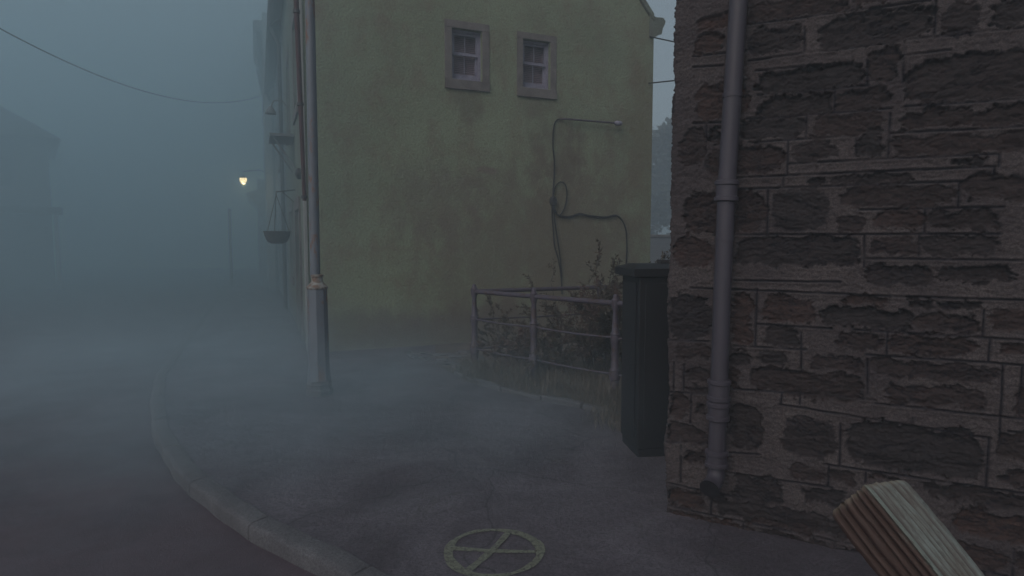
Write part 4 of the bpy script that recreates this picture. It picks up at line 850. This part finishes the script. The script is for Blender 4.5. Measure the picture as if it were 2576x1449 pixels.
# ================================================================ the held timber in the foreground
def build_timber():
    D = 1.0; U_ = Vector((0, math.sin(PITCH), math.cos(PITCH))); Rt = Vector((1, 0, 0)); Fw = Vector((0, math.cos(PITCH), -math.sin(PITCH)))
    tipc = at_depth(2215, 1262, D)
    ax = (Rt * -0.5946 + U_ * 0.804).normalized()            # towards the tip
    ax = (ax + Fw * 0.18).normalized()
    side = ax.cross(Fw).normalized(); side = side if side.dot(Rt) > 0 else -side
    nrm = side.cross(ax).normalized(); nrm = nrm if nrm.dot(Fw) < 0 else -nrm
    px = D / FPX; wl, wr = 104 * px, 118 * px
    # section: a right-angled corner M towards the camera; left face Lw, right face Rw
    S = math.hypot(wl, wr); 
    import mathutils
    # choose frame vectors e1 (along left face, to the left) and e2 (along right face, to the right)
    th = math.atan2(wr, wl)
    S1 = wl / math.cos(th); S2 = wr / math.sin(th)
    e1 = (-side * math.cos(th) - nrm * math.sin(th)); e2 = (side * math.sin(th) - nrm * math.cos(th))
    Mid = at_depth(2196, 1240, D) - ax * 0.0
    # section polyline (parameter s, with flutes)
    def section():
        pts = []
        def facepts(o_, d_, out, Ln, ng, face):
            n = 84
            for i in range(n):
                t = i / n; tw = t + 0.022 * math.sin(9 * t + face * 2) + 0.012 * math.sin(23 * t + face); g = math.sin(math.pi * ng * tw) ** 2; edge = min(t, 1 - t) * Ln
                dep = -0.0075 * (1 - g ** 0.7) * min(1, edge / 0.006)
                rnd = -0.0028 * math.exp(-edge / 0.0025)
                pts.append((o_ + d_ * (t * Ln) + out * (dep + rnd), face, t))
        O = Vector((0, 0, 0)); n1 = -e2; n2 = -e1     # outward normals of left face (plane e1) and right face (plane e2)
        facepts(e1 * S1, -e1, n1, S1, 6, 0); facepts(O, e2, n2, S2, 7, 1)
        for q, face in ((e2 * S2, 2), (e2 * S2 + e1 * S1 * 0.5, 2), (e2 * S2 + e1 * S1, 3), (e2 * S2 * 0.5 + e1 * S1, 3)): pts.append((q, face, 0.5))
        return pts
    sec = section(); n = len(sec); rows = []; L = 0.62; NL = 260
    r0 = np.array([[p.x, p.y, p.z] for p, _, _ in sec]); c0 = e1 * S1 / 2 + e2 * S2 / 2
    par = np.array([i / n for i in range(n)])
    V = []; 
    cen = (e1 * S1 + e2 * S2) * 0.5
    def cut(p):                      # how far below the highest point the end is cut at this place in the section
        a1 = p.dot(e1) / S1; a2 = p.dot(e2) / S2
        return 0.030 * a1 + 0.050 * a2 - 0.016
    for j in range(NL + 1):
        s = L * (j / NL) ** 1.25
        wob = 0.0030 * fbm(par * 60 * 0 + np.array([t * 9 + f * 3 for _, f, t in sec]), np.full(n, s * 14), 60, 3)
        row = []
        shr = 1.0 - 0.10 * math.exp(-s / 0.004) - 0.02 * math.exp(-s / 0.015)
        for i, (p, f, t) in enumerate(sec):
            q = cen + (p - cen) * (shr) ; out = (p - cen).normalized()
            c_ = cut(p) + 0.0035 * float(vn(i * 0.13, 3.3, 61)) - 0.002 * math.sin(i * 0.9)
            q = q + out * float(wob[i]); k_ = max(0.0, 1 - s / 0.4)
            row.append(Mid + q - ax * (s + c_ * k_))
        V += [tuple(v) for v in row]
    Fc = []
    for j in range(NL):
        for i in range(n):
            i2 = (i + 1) % n; Fc.append((j * n + i, j * n + i2, (j + 1) * n + i2, (j + 1) * n + i))
    b = len(V); cc = sum((Vector(v) for v in V[:n]), Vector()) / n; V.append(tuple(cc + ax * 0.002))
    for i in range(n): Fc.append((b, (i + 1) % n, i))
    org = Vector(Mid); me = bpy.data.meshes.new('timber_post'); me.from_pydata([tuple(Vector(v) - org) for v in V], [], Fc); me.polygons.foreach_set('use_smooth', [True] * len(me.polygons))
    fa = me.attributes.new('face', 'FLOAT', 'POINT'); gr = me.color_attributes.new('grain', 'FLOAT_COLOR', 'POINT')
    arr = np.zeros((len(V), 4), np.float32); arr[:, 3] = 1
    for j in range(NL + 1):
        s = L * (j / NL) ** 1.25
        for i, (p, f, t) in enumerate(sec):
            g = math.sin(math.pi * (6, 7)[f] * (t + 0.022 * math.sin(9 * t + f * 2) + 0.012 * math.sin(23 * t + f))) ** 2 if f < 2 else 0.5
            x = (t if f == 1 else t - 1.0) if f < 2 else 1.0      # signed distance from the middle edge
            arr[j * n + i] = (0.5 + 0.5 * x, g, s, 1.0)
    arr[-1] = (0.5, 0.5, 0, 1); gr.data.foreach_set('color', arr.reshape(-1))
    k = NT('weathered_timber'); at = k.n("ShaderNodeAttribute"); at.attribute_name = 'grain'; sp = k.n("ShaderNodeSeparateColor"); k.l(at.outputs['Color'], sp.inputs[0])
    cx = k.n("ShaderNodeCombineXYZ"); k.l(sp.outputs[0], cx.inputs[0]); k.l(sp.outputs[2], cx.inputs[1]); mp = k.n("ShaderNodeMapping"); k.l(cx.outputs[0], mp.inputs[0]); mp.inputs['Scale'].default_value = (1, 1.6, 1)
    def nz(sc, det=8, ro=0.7, scl=(1, 1, 1)):
        q = k.n("ShaderNodeTexNoise"); q.inputs['Scale'].default_value = sc; q.inputs['Detail'].default_value = det; q.inputs['Roughness'].default_value = ro
        m2 = k.n("ShaderNodeMapping"); k.l(mp.outputs[0], m2.inputs[0]); m2.inputs['Scale'].default_value = scl; k.l(m2.outputs[0], q.inputs['Vector']); return q.outputs['Fac']
    edge = k.math('ADD', sp.outputs[0], k.math('MULTIPLY', k.math('SUBTRACT', nz(16, 9, 0.8), 0.5), 0.20))
    side_ = k.ramp(edge, [(0.475, 0.0), (0.50, 1.0)])
    streak = nz(26, 9, 0.7, (3.0, 0.35, 1))
    brown = k.mix(k.ramp(streak, [(0.35, 0.0), (0.65, 1.0)]), (0.060, 0.033, 0.028), (0.125, 0.080, 0.068))
    paint = k.mix(k.ramp(streak, [(0.35, 0.0), (0.62, 1.0)]), (0.20, 0.21, 0.185), (0.14, 0.112, 0.10))
    paint = k.mix(k.ramp(nz(10, 8, 0.7, (1.5, 0.8, 1)), [(0.40, 0.0), (0.6, 0.8)]), paint, (0.25, 0.285, 0.265))
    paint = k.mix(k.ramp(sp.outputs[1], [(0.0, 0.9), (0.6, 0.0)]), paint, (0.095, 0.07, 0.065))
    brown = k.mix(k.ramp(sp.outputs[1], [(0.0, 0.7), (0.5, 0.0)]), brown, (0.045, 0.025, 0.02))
    # chipped pale band along the arris
    band = k.math('ABSOLUTE', k.math('SUBTRACT', edge, 0.515)); bandm = k.ramp(band, [(0.010, 0.8), (0.06, 0.0)])
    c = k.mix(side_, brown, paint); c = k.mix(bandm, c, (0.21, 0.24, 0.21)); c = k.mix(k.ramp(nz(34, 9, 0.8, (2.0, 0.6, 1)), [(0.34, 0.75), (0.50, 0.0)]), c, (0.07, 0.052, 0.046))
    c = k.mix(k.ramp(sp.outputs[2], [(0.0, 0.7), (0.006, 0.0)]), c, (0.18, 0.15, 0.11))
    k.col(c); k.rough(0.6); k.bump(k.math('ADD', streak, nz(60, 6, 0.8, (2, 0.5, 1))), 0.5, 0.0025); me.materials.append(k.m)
    o = bpy.data.objects.new('timber_post', me); COL.objects.link(o); o.location = org
    return tag(o, 'weathered fluted wooden post end held up in the near right foreground', 'wooden post')
build_timber()
# ================================================================ fog
def fog(name, lab, dens, b, field=None, tint=(0.76, 0.91, 1.0)):
    k = NT(name + '_air'); k.t.nodes.remove(k.b); v = k.n("ShaderNodeVolumePrincipled"); v.inputs['Density'].default_value = dens; v.inputs['Color'].default_value = (*tint, 1); v.inputs['Anisotropy'].default_value = 0.2
    k.l(v.outputs[0], k.out.inputs['Volume'])
    if field: k.l(field(k), v.inputs['Density'])
    o = MB().box(*b).build(name, k.m); tag(o, lab, 'fog', kind='stuff'); return o
fog('haze', 'blue grey fog filling the whole street', 0.018, (-82, 82, -16, 82, -1.2, 13.0), None, (0.84, 0.93, 0.99))
def sep(k):
    g = k.n("ShaderNodeNewGeometry"); sp = k.n("ShaderNodeSeparateXYZ"); k.l(g.outputs['Position'], sp.inputs[0]); return sp.outputs[0], sp.outputs[1], sp.outputs[2]
def sm(k, v, a, b):
    q = k.n("ShaderNodeMapRange"); q.interpolation_type = 'SMOOTHSTEP'; k.l(v, q.inputs[0]); q.inputs[1].default_value = a; q.inputs[2].default_value = b; q.inputs[3].default_value = 0.0; q.inputs[4].default_value = 1.0; return q.outputs[0]
def street(k):      # thicker bank of fog standing in the street, left of the house fronts
    x, y, z = sep(k)
    lat = k.math('ADD', k.math('MULTIPLY', k.math('SUBTRACT', x, A.x), math.cos(TH)), k.math('MULTIPLY', k.math('SUBTRACT', y, A.y), math.sin(TH)))
    d = k.math('MULTIPLY', sm(k, lat, 1.2, -0.6), sm(k, y, 5.5, 11.0))
    return k.math('MULTIPLY', d, 0.080)
fog('fog_bank', 'thick fog bank standing in the street left of the house fronts', 0.05, (-60, 1.6, 5.4, 60, -0.09, 11.0), street, (0.66, 0.90, 1.0))
def low(k):         # thin ground mist drifting over the pavement
    x, y, z = sep(k)
    n = k.n("ShaderNodeTexNoise"); n.inputs['Scale'].default_value = 0.55; n.inputs['Detail'].default_value = 3; k.l(k.vec((1, 1, 2.0)), n.inputs['Vector'])
    d = k.math('MULTIPLY', sm(k, z, 1.1, 0.0), sm(k, y, 3.2, 4.3)); d = k.math('MULTIPLY', d, sm(k, y, 11.5, 8.5)); d = k.math('MULTIPLY', d, sm(k, x, 1.7, -0.4)); d = k.math('MULTIPLY', d, sm(k, k.math('ADD', x, y), 7.1, 6.0)); d = k.math('MULTIPLY', d, sm(k, x, -7.5, -5.5))
    d = k.math('MULTIPLY', d, sm(k, n.outputs['Fac'], 0.26, 0.56))
    return k.math('MULTIPLY', d, 0.25)
fog('ground_mist', 'thin bluish mist lying low over the pavement', 0.3, (-7.6, 1.8, 3.2, 11.6, -0.09, 1.15), low, (0.70, 0.90, 1.0))
